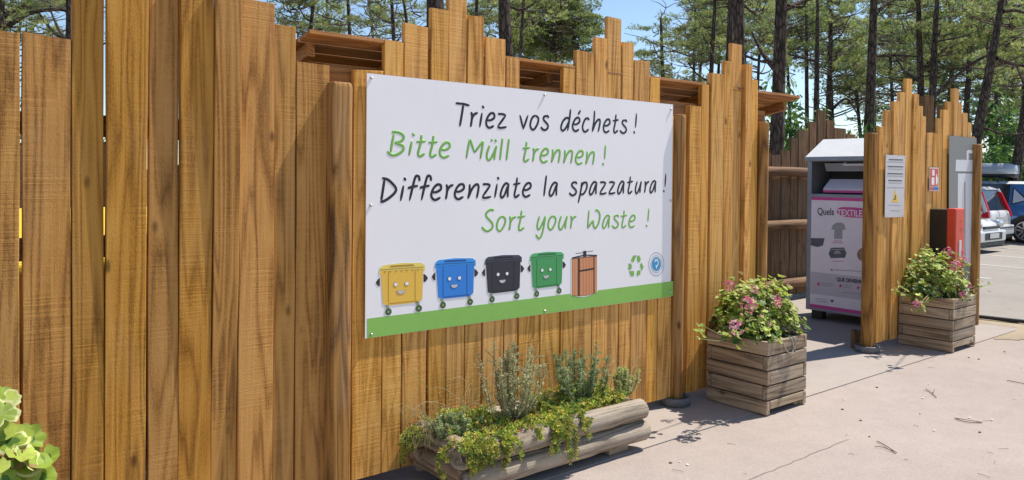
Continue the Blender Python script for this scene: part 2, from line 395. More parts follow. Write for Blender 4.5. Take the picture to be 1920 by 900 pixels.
def dpost(parent, x, zt, prof, y=0.0, mat='post'):
    """squared/rounded post with a softened top; prof is a horizontal outline"""
    mb = MB(); mb.smooth = False; n = len(prof); vs = []; fs = []
    lv = [(0.0, 1)] + [(zt*i/10, 1) for i in range(1, 10)] + [(zt-0.022, 1), (zt-0.010, 0.965), (zt-0.002, 0.90), (zt, 0.84)]
    r_ = random.Random(int(x*1000)); cx = sum(p[0] for p in prof)/n; cy = sum(p[1] for p in prof)/n
    for (z, s_) in lv:
        j = r_.uniform(-.001, .001)
        for p in prof: vs.append(((cx+(p[0]-cx)*s_)+j, cy+(p[1]-cy)*s_+j, z))
    for i in range(len(lv)-1):
        for k in range(n): fs.append((i*n+k, i*n+(k+1) % n, (i+1)*n+(k+1) % n, (i+1)*n+k))
    fs.append(tuple(range((len(lv)-1)*n, len(lv)*n))); mb.add(vs, fs)
    o = mb.build('post', M[mat], parent); o.location = Vector((x, y, 0)) - parent.location; return o
def rprof(rx, ry, n=20, flat=None):
    out = []
    for k in range(n):
        a = 2*math.pi*k/n; x = rx*math.cos(a); y = ry*math.sin(a)
        if flat is not None: y = max(y, flat)
        out.append((x, y))
    return out
def collar(post, x, y):
    mb = MB(); mb.smooth = True
    mb.lathe([(0.085, 0.0), (0.108, 0.0), (0.110, 0.052), (0.104, 0.060), (0.097, 0.055), (0.093, 0.018), (0.06, 0.015)], (0, 0, 0), 28)
    o = mb.build('collar', M['collar'], post); o.location = Vector((x, y, 0.002)) - (post.location+post.parent.location); return o

fence = thing('wooden_fence', 'tall honey brown board fence with stepped tops carrying the big waste sorting sign', 'fence', (2.5, 0, 0))
# left run, px left, px right, top py, extra front offset, bow (metres at the top)
for (a, b_, t_, yf, bw, ts) in [(-190, -130, -40, .003, 0, 0), (-126, -62, -110, .0, 0, 0), (-58, -3+0, 20, .004, .0, 0), (0-1, 37, 58, .006, .0, -.05), (43, 133.5, 65, .010, -.004, -.08), (136, 195.5, -60, .006, .0, 0), (199, 275, -90, .012, -.036, 0),
                       (280, 335.5, -80, .004, .0, 0), (337, 398, -60, .010, -.036, 0), (399.5, 447.5, -30, .018, -.066, 0), (448.5, 513.5, 1, -.006, -.004, -.03), (515.5, 555.5, 47, .006, 0, 0), (558, 619, 118, .008, .0, -.03)]:
    board(fence, a, b_, t_, 200, yf=yf, bow=0, tilt=bw, th=0.036, tsl=ts)
# sign run: (left, right, top) upper measure line y ~ 100
for (a, b_, t_) in [(664.5, 720, 131), (721.5, 756.5, 76), (760, 804, 46), (809.5, 841, 16), (842.5, 876, -30), (878, 907.5, 29), (911, 949, 71), (951, 975.5, 108)]:
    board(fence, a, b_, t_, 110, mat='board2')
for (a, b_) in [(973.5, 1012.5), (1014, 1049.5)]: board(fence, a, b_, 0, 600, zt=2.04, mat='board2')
for (a, b_, t_) in [(1058, 1080.5, 122), (1082, 1115, 96), (1116.5, 1139.5, 70), (1140.8, 1166, 32), (1168, 1189, 79), (1190, 1218.5, 113), (1220, 1239, 146)]:
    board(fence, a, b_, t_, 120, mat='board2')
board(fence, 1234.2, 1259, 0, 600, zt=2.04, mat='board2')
for (a, b_, t_, yf) in [(1293, 1314.5, 198, -.004), (1316, 1330, 158, .0), (1333.6, 1357, 138, -.004), (1359, 1375, 114, .0), (1374.5, 1393, 81, .012), (1396, 1407.5, 121, -.014), (1408.5, 1421, 149, -.002)]:
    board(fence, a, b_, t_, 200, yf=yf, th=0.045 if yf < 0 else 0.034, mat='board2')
# posts
x1 = pw(643, 300, -.047).x
p = dpost(fence, x1, pw(640, 154, -.047).z, [(-.062, .06), (-.064, -.04), (-.056, -.054), (-.046, -.059), (.028, -.060), (.040, -.056), (.060, -.026), (.068, .02), (.064, .06)])
x2 = pw(1279, 300, -.03).x
p = dpost(fence, x2, pw(1279, 214.5, -.03).z, rprof(.051, .056), y=.008); collar(p, x2, .008)
x3 = pw(1433.5, 300, -.02).x
p = dpost(fence, x3, pw(1433.5, 229, -.02).z, rprof(.052, .056), y=.008); collar(p, x3, .008)
mb = MB(); mb.rbox((x1-.06, .040, 2.048), (x3+.09, .14, 2.15), .004); o = mb.build('header_beam', M['roofx'], fence, loc=((x1+x3)/2, .09, 2.1))
for z in (.45, 1.25, 1.75):
    mb = MB(); mb.rbox((-1.3, .05, z), (x3, .10, z+.09), .004); mb.build('rail', M['roofx'], fence, loc=(1.5, .07, z))

# ------------------------------------------------------------------ slatted roof
roof = thing('slatted_roof', 'sloping brown slatted roof showing through the gaps above the big sign', 'roof', (3.7, 0.7, 2.2))
KS = 0.21; XL = pw(581, 60, .0).x; XR = pw(1501, 184, .0).x
pz0 = pw(1040, 116, .0).z
def rz(y): return pz0 - .0 - KS*y
pitch = Matrix.Rotation(-math.atan(KS), 3, 'X')
y = 0.005; i = 0
while y < 1.5:
    mb = MB(); w_ = .118; zc = rz(y+w_/2)
    mb.rbox((XL+rnd.uniform(-.006, .006), y, zc-.022), (XR+rnd.uniform(-.006, .006), y+w_, zc), .003)
    c = Vector((0, y+w_/2, zc-.011)); mb.v = [tuple(pitch @ (Vector(v)-c)+c) for v in mb.v]
    mb.build('roof_slat', M['roofx'], roof, loc=((XL+XR)/2, y+w_/2, zc)); y += w_+.009; i += 1
for k in range(9):
    x = XL+.03+(XR-XL-.06-.045)*k/8
    mb = MB(); mb.rbox((x, .09, rz(.75)-.095), (x+.045, 1.47, rz(.75)-.026), .003)
    c = Vector((0, .75, rz(.75)-.08)); mb.v = [tuple(pitch @ (Vector(v)-c)+c) for v in mb.v]
    mb.build('joist', M['roofy'], roof, loc=(x, .75, rz(.75)))
for yy in (1.2,):
    mb = MB(); mb.rbox((XL-.02, yy, rz(yy)-.25), (XR-.02, yy+.07, rz(yy)-.145), .003); mb.build('purlin', M['roofx'], roof, loc=(3.7, yy, rz(yy)-.2))

mb = MB()
mb.rbox((XL+.02, 1.51, 1.0), (XR-.25, 1.54, rz(1.5)-.03), .003); mb.build('back_board', M['backboard'], roof, loc=(3.7, 1.52, 1.5))
# ------------------------------------------------------------------ second fence panel
fence2 = thing('wooden_fence', 'short honey brown fence panel with two stepped peaks beside the textile bin', 'fence', (8.6, 0, 0))
for (a, b_, t_, yf) in [(1648.5, 1660, 237, .0), (1661, 1672, 207, .004), (1673, 1683, 190, -.012), (1686.5, 1696.5, 172, .004), (1697, 1708, 147, .002), (1709.5, 1719.5, 176, -.016),
                    (1720, 1730, 198, .004), (1730.5, 1737, 218, .004), (1737.5, 1748, 248.5, -.004), (1750, 1758, 249.5, .0), (1758.5, 1766, 222, .0), (1767.5, 1776.8, 205.5, .0),
                    (1777.5, 1785.8, 190, .004), (1786.5, 1795, 166, -.006), (1796, 1803.5, 192.5, .004), (1804.5, 1814, 211.5, .0), (1814.8, 1821, 230, .0), (1822, 1829, 256, .002)]:
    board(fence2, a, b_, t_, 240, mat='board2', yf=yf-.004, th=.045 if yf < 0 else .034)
x4 = pw(1636.5, 400, -.03).x
p = dpost(fence2, x4, pw(1637, 249, -.03).z, rprof(.058, .060, 20, -.050), y=.0); collar(p, x4+.0, 0)
p = dpost(fence2, x4+.075, .17, rprof(.045, .045), y=.15, mat='backboard')
x5 = pw(1837, 400, -.09).x
p = dpost(fence2, x5, pw(1837, 270, -.09).z, rprof(.062, .062, 20, -.055), y=-.04)
# return of the same panel going back at its far end
for k, (ya, zt) in enumerate([(.12, 2.35), (.30, 2.50), (.48, 2.62), (.66, 2.42), (.84, 2.30), (1.02, 2.15)]):
    mb = board_mb(-.075, .075, zt, 0, seed=300+k); mb.v = [(-v[1], v[0], v[2]) for v in mb.v]
    o = mb.build('board', M['backboard'], fence2); o.location = Vector((9.62+.03*(k % 2), ya+.08, 0)) - fence2.location
for z in (.5, 1.4):
    mb = MB(); mb.rbox((x4+.06, .05, z), (x5, .10, z+.09), .004); mb.build('rail', M['roofx'], fence2, loc=(8.6, .07, z))

# ------------------------------------------------------------------ back fence
BY = 2.2
fence3 = thing('wooden_fence', 'shaded weathered fence with round log rails at the back, behind the textile bin', 'fence', (9.0, BY, 0))
for (a, b_, t_) in [(1446, 1463, 290), (1464.5, 1480, 281), (1482, 1494.5, 258), (1496, 1514, 243), (1517, 1529, 228), (1530.5, 1546, 206), (1548, 1561, 225), (1563, 1584, 240), (1586, 1602, 251), (1604, 1620, 268)]:
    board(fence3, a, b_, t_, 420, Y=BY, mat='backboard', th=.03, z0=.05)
xa = pw(1446, 420, BY).x; zz = [1.95, 1.8, 1.9, 2.05, 1.85, 1.7]
for k in range(12):
    xx = xa-.13-.2*k; mb = board_mb(-.09, .09, zz[k % 6], 0, seed=400+k)
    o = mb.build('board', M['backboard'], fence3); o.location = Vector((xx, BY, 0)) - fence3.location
for py in (322, 421, 531):
    q = pw(1480, py, BY-.07); mb = MB(); mb.smooth = True
    mb.tube([(7-.4+.3*k, 0, q.z+.006*math.sin(k*1.7)) for k in range(14)], [.062+.005*math.sin(k*2.1) for k in range(14)], 12)
    mb.build('log_rail', M['rail'], fence3, loc=(8.8, 0, q.z)).location += Vector((0, BY-.07, 0))
fence4 = thing('wooden_fence', 'shaded rear fence glimpsed through the gaps of the tall left boards', 'fence', (1.2, 2.6, 0))
for k in range(20):
    mb = board_mb(-.095, .095, 1.72+.12*math.sin(k*1.9), 0, seed=500+k)
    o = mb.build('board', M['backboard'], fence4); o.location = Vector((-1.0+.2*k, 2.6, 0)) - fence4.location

# ------------------------------------------------------------------ the big sign
SY = -0.010
sign = thing('information_sign', 'large white sign with a green base strip and handwritten lines about sorting waste', 'sign', (3.1, SY, 1.4))
def S(px, py, d=0.0):
    return pw(px, py, SY-d)
TL, TR, BR, BL = S(688, 137), S(1262, 196), S(1262, 555.5), S(688, 634.5)
zl = (TL.z+TR.z)/2; zb = (BL.z+BR.z)/2
mb = MB(); mb.box((TL.x, SY, BL.z), (TR.x, SY+.004, TL.z))
k = [i for i, v in enumerate(mb.v)]
mb.v = [(v[0], v[1], {True: (TL.z if v[0] < 3 else TR.z), False: (BL.z if v[0] < 3 else BR.z)}[v[2] > 1.4]) for v in mb.v]
mb.build('panel', M['white'], sign, loc=(3.1, SY, 1.4))
def flat(poly, d, th=0.0003):
    """printed patch on the sign: polygon in picture coordinates laid on the sign's plane"""
    return [S(x, y, 0) + Vector((0, -d, 0)) for (x, y) in poly]
def patch(mb, poly, d, mi=0, th=0.0004):
    p_ = flat(poly, d); mb.extr(p_, (0, th, 0), mi)
mb = MB(); patch(mb, [(688.2, 597.5), (1261.8, 527), (1261.8, 555.2), (688.2, 634.2)], .0008); mb.build('green_strip', M['sgreen'], sign, loc=(3.1, SY, .9))
G = {
 'T': [[(0, 1.5), (.5, 1.5), (1, 1.40)], [(.56, 1.48), (.45, .8), (.30, 0)]],
 'r': [[(.14, 1), (.24, .75), (.2, .4), (.06, 0)], [(.17, .45), (.5, .82), (1, .96)]],
 'i': [[(.58, 1), (.08, 0)], [(.62, 1.45), (.95, 1.27)]],
 'e': [[(.12, .50), (.55, .52), (.92, .68), (.92, .92), (.65, 1), (.3, .8), (.05, .42), (.12, .12), (.42, 0), (.90, .15)]],
 'z': [[(.08, .95), (.5, .97), (.93, .88)], [(.93, .88), (.04, .10)], [(.04, .10), (.3, .03), (1, .10)]],
 'v': [[(0, 1), (.42, 0)], [(.42, 0), (1, 1)]],
 'o': [[(.60, 1), (.22, .78), (.02, .32), (.18, .03), (.5, .03), (.88, .42), (.97, .8), (.6, 1)]],
 's': [[(1, .86), (.78, 1), (.42, .93), (.36, .72), (.85, .38), (.86, .15), (.55, 0), (.25, .03), (0, .2)]],
 'd': [[(.88, .82), (.6, .95), (.22, .68), (.02, .22), (.18, 0), (.5, .2), (.85, .75)], [(.98, 1.6), (.86, .8), (.68, 0)]],
 'E': [[(.12, .50), (.50, .52), (.84, .68), (.84, .92), (.60, 1), (.28, .8), (.05, .42), (.12, .12), (.42, 0), (.80, .15)], [(.70, 1.22), (.98, 1.55)]],
 'c': [[(1, .85), (.75, 1), (.35, .85), (.03, .35), (.2, .03), (.5, 0), (.92, .18)]],
 'h': [[(.32, 1.6), (.24, .8), (.04, 0)], [(.04, 0), (.42, .65), (.82, .95), (.98, .75), (.75, 0)]],
 'n': [[(.20, 1), (.18, .5), (.05, 0)], [(.05, 0), (.42, .68), (.80, .97), (.97, .75), (.80, 0)]],
 't': [[(.55, 1.42), (.42, .8), (.18, .2), (.36, 0), (.88, .2)], [(0, .90), (1, 1.0)]],
 '!': [[(.92, 1.6), (.62, .45)], [(.12, .18), (.42, 0)]],
 'B': [[(.42, 1.42), (.2, .12)], [(.28, 1.42), (.65, 1.45), (.98, 1.22), (.85, .92), (.45, .76)], [(.45, .76), (.9, .62), (.95, .35), (.6, .05), (.25, 0), (.02, .22)]],
 'M': [[(.03, 0), (.22, 1.38)], [(.22, 1.38), (.47, .42)], [(.47, .42), (.96, 1.30)], [(.96, 1.30), (.78, 0)]],
 'u': [[(.35, 1), (.10, .45), (.10, .08), (.34, 0), (.72, .5), (.98, 1)], [(.98, 1), (.82, .5), (.76, 0)]],
 'U': [[(.35, 1), (.10, .45), (.10, .08), (.34, 0), (.72, .5), (.98, 1)], [(.98, 1), (.82, .5), (.76, 0)], [(.48, 1.42), (.58, 1.26)], [(.83, 1.42), (.95, 1.24)]],
 'l': [[(.80, 1.55), (.45, .8), (.1, 0)]],
 'D': [[(.26, 1.38), (.14, .6), (.05, .06)], [(.10, 1.44), (.5, 1.32), (.95, .85), (.92, .55), (.5, .18), (.12, .0), (.05, .06)]],
 'f': [[(.98, 1.22), (.92, 1.5), (.70, 1.55), (.52, 1.2), (.15, 0)], [(0, .78), (.4, .88), (.85, .93)]],
 'a': [[(.92, .93), (.65, 1), (.28, .72), (.03, .22), (.18, 0), (.5, .2), (.88, .85)], [(.98, 1), (.88, .5), (.87, 0)]],
 'p': [[(.42, 1), (.34, .4), (.04, -.62)], [(.30, .45), (.6, .93), (.93, .92), (.95, .55), (.65, .12), (.28, .02)]],
 'S': [[(1, 1.38), (.72, 1.45), (.38, 1.20), (.42, .95), (.86, .52), (.85, .2), (.5, 0), (.22, .08), (.02, .30)]],
 'y': [[(.40, 1), (.18, .4), (.22, .06), (.42, .1), (.75, .6), (.95, 1)], [(.95, 1), (.75, .1), (.55, -.45), (.3, -.62), (.03, -.33)]],
 'W': [[(.16, 1.42), (.10, .7), (.06, 0)], [(.06, 0), (.48, .66)], [(.48, .66), (.50, .22), (.66, .02), (.90, .45), (.98, 1.05), (.82, 1.38), (.62, 1.42)]],
}
def lin(x, a, b_): return a[1]+(b_[1]-a[1])*(x-a[0])/(b_[0]-a[0])
def line_of(name, letters, base, xh, mat, wd):
    groups = [[]]
    for k, q in enumerate(letters):
        if k and q[1]-letters[k-1][2] > 10: groups.append([])
        groups[-1].append(q)
    for gr in groups:
        mb = MB(); mb.smooth = True
        for (ch, xl, xr) in gr:
            for sl_, st in enumerate(G[ch]):
                pts = catmull([(a, b_, 0) for a, b_ in st], 5)
                if len(st) < 3: pts = [pts[0].lerp(pts[1], q/6) for q in range(7)]
                m_ = []
                for p_ in pts:
                    px = xl+(xr-xl)*p_[0]; by = lin(px, *base); h = lin(px, *xh)
                    m_.append(S(px, by-p_[1]*h, .0006+.0002*sl_))
                k = len(m_); rr = [wd*(0.62+0.38*min(1, min(i_, k-1-i_)/2.0)) for i_ in range(k)]; rr[0] *= .8; rr[-1] *= .7
                mb.tube(m_, rr, 8, squash=.12, sax=(0, 1, 0))
        c = S(gr[0][1], lin(gr[0][1], *base)); mb.build(name, mat, sign, loc=c)
line_of('printed_word', [('T', 854.5, 880.4), ('r', 881.6, 896), ('i', 898.8, 907.8), ('e', 911, 928), ('z', 932.4, 950), ('v', 974.8, 990.3), ('o', 994, 1010), ('s', 1014, 1029.3), ('d', 1051.6, 1070.4), ('E', 1073, 1089), ('c', 1092, 1105), ('h', 1110, 1125.6), ('e', 1131, 1144.2), ('t', 1149, 1160.3), ('s', 1162.4, 1175.8), ('!', 1187.4, 1194.2)],
        ((862, 237.2), (1169, 249.3)), ((884, 28.5), (1176, 24.2)), M['ink'], .0076)
line_of('printed_word', [('B', 725.8, 758), ('i', 766, 778), ('t', 781, 799), ('t', 803.8, 821), ('e', 824, 844.5), ('M', 873.4, 908.5), ('U', 911.5, 932), ('l', 936.8, 944), ('l', 949, 956.2), ('t', 980, 994), ('r', 998.2, 1011), ('e', 1012.8, 1028.7), ('n', 1033.2, 1050.6), ('n', 1056, 1074), ('e', 1079, 1094), ('n', 1097.7, 1114.8), ('!', 1129.2, 1136.3)],
        ((766.5, 291.8), (1110, 308.6)), ((770, 29.5), (1100, 25.2)), M['lgreen'], .0076)
line_of('printed_word', [('D', 713.4, 743.2), ('i', 750.2, 761.8), ('f', 764.5, 787.3), ('f', 787, 809), ('e', 808, 828.2), ('r', 834.9, 850.3), ('e', 852, 871), ('n', 876.5, 898.2), ('z', 903.7, 921), ('i', 927, 936.2), ('a', 938.2, 954.3), ('t', 962.3, 976), ('e', 979.7, 996.2), ('l', 1019.3, 1026), ('a', 1029.7, 1045.4), ('s', 1067.3, 1082), ('p', 1083.5, 1101.2), ('a', 1105, 1119.4), ('z', 1124, 1137.4), ('z', 1141, 1153.9), ('a', 1158, 1170.6), ('t', 1176, 1187), ('u', 1190.7, 1203), ('r', 1208, 1217.4), ('a', 1218.4, 1230.2), ('!', 1243.3, 1249)],
        ((716.7, 378.0), (1230, 360.8)), ((757, 30.0), (1226.7, 21.8)), M['ink'], .0076)
line_of('printed_word', [('S', 903.2, 926.5), ('o', 931.4, 948.2), ('r', 954, 968), ('t', 970.2, 985), ('y', 1004.2, 1024.2), ('o', 1027.7, 1042.6), ('u', 1046.8, 1064.4), ('r', 1069, 1081), ('W', 1100.7, 1125.5), ('a', 1129.7, 1143.6), ('s', 1147.7, 1160.6), ('t', 1164.3, 1176), ('e', 1179, 1191.4), ('!', 1210.8, 1217.5)],
        ((911.7, 433.0), (1185, 425.8)), ((943, 27.2), (1186.7, 22.7)), M['lgreen'], .0072)
# printed containers
def quadmap(q):
    tl, tr, br, bl = q
    def f(u, v):
        top = (tl[0]+(tr[0]-tl[0])*u, tl[1]+(tr[1]-tl[1])*u); bot = (bl[0]+(br[0]-bl[0])*u, bl[1]+(br[1]-bl[1])*u)
        return (bot[0]+(top[0]-bot[0])*v, bot[1]+(top[1]-bot[1])*v)
    return f
def circ(cu, cv, r_, asp=1.0, n=16): return [(cu+r_*math.cos(2*math.pi*k/n), cv+r_*asp*math.sin(2*math.pi*k/n)) for k in range(n)]
def printed_bin(q, body, dark, lid, mouth, asp=.95, nm='printed_container'):
    f = quadmap(q); mb = MB()
    def P(poly, lay, mi): patch(mb, [f(u, v) for u, v in poly], .0008+.0005*lay, mi)
    def grow(poly, g_):
        cu = sum(p_[0] for p_ in poly)/len(poly); cv = sum(p_[1] for p_ in poly)/len(poly)
        return [(cu+(p_[0]-cu)*(1+g_), cv+(p_[1]-cv)*(1+g_)) for p_ in poly]
    shell = [(.0, .84), (.03, .95), (.10, .99), (.5, 1.01), (.92, .99), (1, .94), (1, .84), (.965, .84), (.945, .27), (.86, .205), (.24, .205), (.09, .24), (.04, .84)]
    P(grow(shell, .035), 0, 5)
    for sx in (-1, 1):
        e = [(.02, .75), (-.02, .73), (-.07, .665), (-.02, .60), (.02, .59)] if sx < 0 else [(.97, .77), (1.02, .74), (1.07, .675), (1.02, .61), (.97, .60)]
        P(e, 1, 3)
    for cu in (.20, .86):
        P([(cu-.075, .22), (cu+.01, .22), (cu+.045, .10), (cu-.01, .08)], 2, 6)
        P(circ(cu+.005, .085, .085, asp), 1, 5); P(circ(cu+.005, .085, .072, asp), 3, 4); P(circ(cu+.005, .085, .026, asp), 4, 6)
    P([(.035, .88), (.965, .88), (.945, .27), (.86, .205), (.24, .205), (.09, .24)], 2, 0)
    P([(.0, .83), (.03, .95), (.10, .99), (.5, 1.01), (.92, .99), (1, .94), (1, .83), (.965, .83), (.96, .875), (.04, .875), (.035, .83)], 3, 2)
    P([(.03, .90), (.97, .90), (.97, .915), (.03, .915)], 4, 1)
    P([(.22, .94), (.78, .94), (.74, .975), (.26, .975)], 4, 1)
    for u_ in (.20, .78): P([(u_, .26), (u_+.014, .26), (u_+.014, .86), (u_, .86)], 3, 1)
    P([(.22, .235), (.84, .235), (.84, .25), (.22, .25)], 3, 1)
    if body is M['yb']:
        for u_ in (.12, .24, .36, .48, .60, .72, .84): P([(u_, .845), (u_+.02, .845), (u_+.02, .875), (u_, .875)], 4, 1)
    for cu in (.36, .60):
        P(circ(cu, .60, .050, asp), 4, 1); P(circ(cu+.004, .602, .038, asp), 5, 5)
    hm = [(.48+.085*math.cos(a), .475+.068*math.sin(a)) for a in [math.pi+math.pi*k/10 for k in range(11)]]
    hd = [(.48+.100*math.cos(a), .480+.084*math.sin(a)) for a in [math.pi+math.pi*k/10 for k in range(11)]]
    P(hd, 4, 1); P(hm, 5, 7)
    mb.build(nm, [body, dark, lid, M['ear'], M['cas'], M['halo'], M['casl'], mouth], sign, loc=(3.1, SY, 1.0))
def Q(pts, sc, ox, oy): return [(x/sc+ox, y/sc+oy) for x, y in pts]
printed_bin(Q([(130, 172), (684, 138), (684, 738), (130, 802)], 6.427, 690, 470), M['yb'], M['yd'], M['yl'], M['mouth'])
printed_bin(Q([(800, 110), (1295, 84), (1295, 658), (800, 718)], 6.427, 690, 470), M['bb'], M['bd'], M['bl'], M['mouth'])
printed_bin(Q([(55, 148), (540, 116), (540, 700), (55, 765)], 6.922, 900, 460), M['kb'], M['kd'], M['kl'], M['mouth'])
printed_bin(Q([(643, 103), (1084, 78), (1084, 628), (643, 692)], 6.922, 900, 460), M['gb'], M['gd'], M['gl'], M['mouth'])
# printed wooden litter bin
f = quadmap(Q([(1190, 165), (1515, 132), (1515, 600), (1190, 640)], 6.922, 900, 460)); mb = MB()
def P(poly, lay, mi): patch(mb, [f(u, v) for u, v in poly], .0014+.0005*lay, mi)
arc = [(.5-.5*math.cos(math.pi*k/12), -.075*math.sin(math.pi*k/12)) for k in range(13)]
P([(-.03, 1.02), (.5, 1.05), (1.03, 1.02)]+[(1.03-(1.06*k/12), -.01-.095*math.sin(math.pi*k/12)) for k in range(13)], 0, 3)
P([(0, 1)]+arc+[(1, 1)], 1, 1)
for (a, b_, c) in ((.015, .105, 1), (.115, .22, 1), (.33, .44, 0), (.455, .56, 0), (.575, .68, 0), (.695, .79, 0), (.80, .855, 0), (.905, .985, 1)):
    sa = -.075*math.sin(math.acos(max(-1, min(1, 1-2*a)))) + .015; sb = -.075*math.sin(math.acos(max(-1, min(1, 1-2*b_)))) + .015
    P([(a, .965), (a, sa), (b_, sb), (b_, .965)], 2, 0 if c == 0 else 4)
P([(.255, -.05), (.30, -.055), (.30, 1.0), (.255, 1.0)], 3, 2)
P([(.87, -.02), (.895, -.02), (.895, 1.0), (.87, 1.0)], 3, 2)
P([(.30, .60), (.88, .625), (.88, .67), (.30, .645)], 3, 2); P([(0, .98), (.5, 1.03), (1, .98), (1, 1.02), (.5, 1.06), (0, 1.02)], 3, 2)
P([(.45, 1.0), (.57, 1.0), (.57, 1.16), (.45, 1.16)], 4, 2); P([(.15, 1.10), (.85, 1.13), (.85, 1.145), (.15, 1.115)], 3, 2)
mb.build('printed_litter_bin', [M['cw1'], M['cw2'], M['ink'], M['halo'], M['cw1']], sign, loc=(3.1, SY, 1.0))
# recycling arrows, traced in the sign's plane (zoomed view units)
def T7(pts): return [(x/5.623+1150, y/5.625+440) for x, y in pts]
mb = MB()
for poly in ([(183, 276), (208, 220), (245, 218), (213, 292)], [(252, 220), (272, 220), (284, 248), (290, 246), (280, 286), (246, 290), (256, 280), (247, 250)],
             [(280, 316), (300, 294), (318, 340), (300, 384), (292, 366)], [(244, 408), (254, 378), (286, 376), (284, 420), (262, 428), (254, 444)],
             [(164, 384), (218, 382), (218, 436), (184, 436)], [(156, 306), (186, 302), (198, 338), (190, 344), (190, 366), (160, 370), (154, 352), (164, 330)]):
    patch(mb, T7(poly), .001)
mb.build('recycling_symbol', M['lgreen'], sign, loc=(4, SY, 1.0))
mb = MB()
def ring(cx, cy, ra, rb, ea, lay, mi, n=40):
    for k in range(n):
        a0 = 2*math.pi*k/n; a1 = 2*math.pi*(k+1)/n
        patch(mb, T7([(cx+ra*math.cos(a0), cy+ra*ea*math.sin(a0)), (cx+rb*math.cos(a0), cy+rb*ea*math.sin(a0)), (cx+rb*math.cos(a1), cy+rb*ea*math.sin(a1)), (cx+ra*math.cos(a1), cy+ra*ea*math.sin(a1))]), .001+.0003*lay, mi)
ea = 1.52
ring(453, 310, 78, 82, ea, 0, 1); ring(453, 310, 58, 61, ea, 0, 1); ring(453, 310, 46, 49, ea, 0, 1)
patch(mb, T7([(453+45*math.cos(a), 310+45*ea*math.sin(a)) for a in [2*math.pi*k/28 for k in range(28)]]), .001, 0)
patch(mb, T7([(432, 262), (474, 258), (474, 264), (432, 268)]), .0018, 2)
for k in range(9):
    a0 = R(200)+R(230)*k/9; a1 = R(200)+R(230)*(k+1)/9
    patch(mb, T7([(452+16*math.cos(a0), 300+24*math.sin(a0)), (452+24*math.cos(a0), 300+34*math.sin(a0)), (452+24*math.cos(a1), 300+34*math.sin(a1)), (452+16*math.cos(a1), 300+24*math.sin(a1))]), .0018, 2)
patch(mb, T7([(444, 322), (462, 318), (456, 358), (449, 358)]), .0018, 2)
mb.build('round_seal', [M['lblue'], M['lring'], M['halo']], sign, loc=(4.2, SY, 1.0))
for (x, y) in ((696, 146), (1021, 178), (1258, 205), (695, 385), (1257, 376), (696, 627), (1021, 583), (1256.5, 547)):
    c = S(x, y); mb = MB(); mb.smooth = True
    mb.lathe([(.0085, 0), (.0085, -.003), (.006, -.009), (.002, -.012)], (c.x, SY-.0002, c.z), 12, ax='y'); mb.build('bolt', M['steel'], sign, loc=(c.x, SY, c.z))

# ------------------------------------------------------------------ small panels on the second fence
M['plate'] = plain('sign_plate', (0.60, 0.58, 0.60), 0.4, var=0.04)
M['gtext'] = plain('sign_text', (0.06, 0.06, 0.07), 0.5)
M['gtext2'] = plain('sign_small_text', (0.30, 0.30, 0.32), 0.5)
M['warn'] = plain('warning_yellow', (0.85, 0.50, 0.02), 0.4)
M['red'] = plain('sign_red', (0.62, 0.035, 0.03), 0.35)
M['blue'] = plain('sign_blue', (0.05, 0.12, 0.42), 0.4)
M['greyboard'] = plain('grey_board', (0.235, 0.24, 0.225), 0.6, var=0.15, nscale=120)
M['pict'] = plain('pictogram_white', (0.66, 0.67, 0.70), 0.4, var=0.03)
def sheet(parent, name, quads, mat, Y, th=.003, mid=None):
    mb = MB()
    for q in quads:
        if len(q) == 2: (x0, y0), (x1, y1) = q; a = pw(x0, y0, Y); b_ = pw(x1, y1, Y); q3 = [(a.x, Y, a.z), (b_.x, Y, a.z), (b_.x, Y, b_.z), (a.x, Y, b_.z)]
        else: q3 = [pw(x, y, Y) for x, y in q]
        mb.extr(q3, (0, th, 0))
    c = pw(*((quads[0][0][0], quads[0][0][1])), Y); return mb.build(name, mat, parent, loc=(c.x, Y, c.z))
Y2 = -.024
s2 = thing('notice_sign', 'narrow white notice with lines of print and a yellow warning triangle', 'sign', (7.4, Y2, 1.5))
sheet(s2, 'plate', [[(1661, 290), (1697.5, 292), (1694.5, 406.5), (1659, 408)]], M['plate'], Y2, .003)
def dashes(x0, x1, y, h, k, seed, slope=.03):
    r_ = random.Random(seed); out = []; x = x0
    while x < x1-.6:
        w_ = min(r_.uniform(.7, k), x1-x); out.append([(x, y-h/2+slope*(x-x0)), (x+w_*.8, y-h/2+slope*(x-x0)), (x+w_*.8, y+h/2+slope*(x-x0)), (x, y+h/2+slope*(x-x0))]); x += w_
    return out
def C1(x, y): return (x/4.5+1640, y/4.5+230)
q = []
for (xa_, xb_, yy) in ((120, 240, 311), (110, 244, 369), (108, 240, 429), (116, 232, 487)):
    a = C1(xa_, yy); b_ = C1(xb_, yy); q += dashes(a[0], b_[0], a[1], 1.9, 1.5, int(yy))
sheet(s2, 'heading_print', q, M['gtext'], Y2-.0012, .001)
q = []
for (xa_, xb_, yy) in ((106, 246, 330), (114, 244, 390), (108, 244, 449), (116, 232, 507), (104, 248, 545), (120, 216, 694), (134, 210, 741)):
    a = C1(xa_, yy); b_ = C1(xb_, yy); q += dashes(a[0], b_[0], a[1], .9, 3.0, int(yy))
sheet(s2, 'small_print', q, M['gtext2'], Y2-.0012, .001)
sheet(s2, 'warning_triangle', [[C1(175, 566), C1(202, 670), C1(144, 670)]], M['warn'], Y2-.0012, .001)
sheet(s2, 'warning_mark', [[C1(172, 610), C1(181, 612), C1(178, 650), C1(162, 652), C1(160, 644), C1(170, 640)]], M['gtext'], Y2-.002, .0008)
q = []
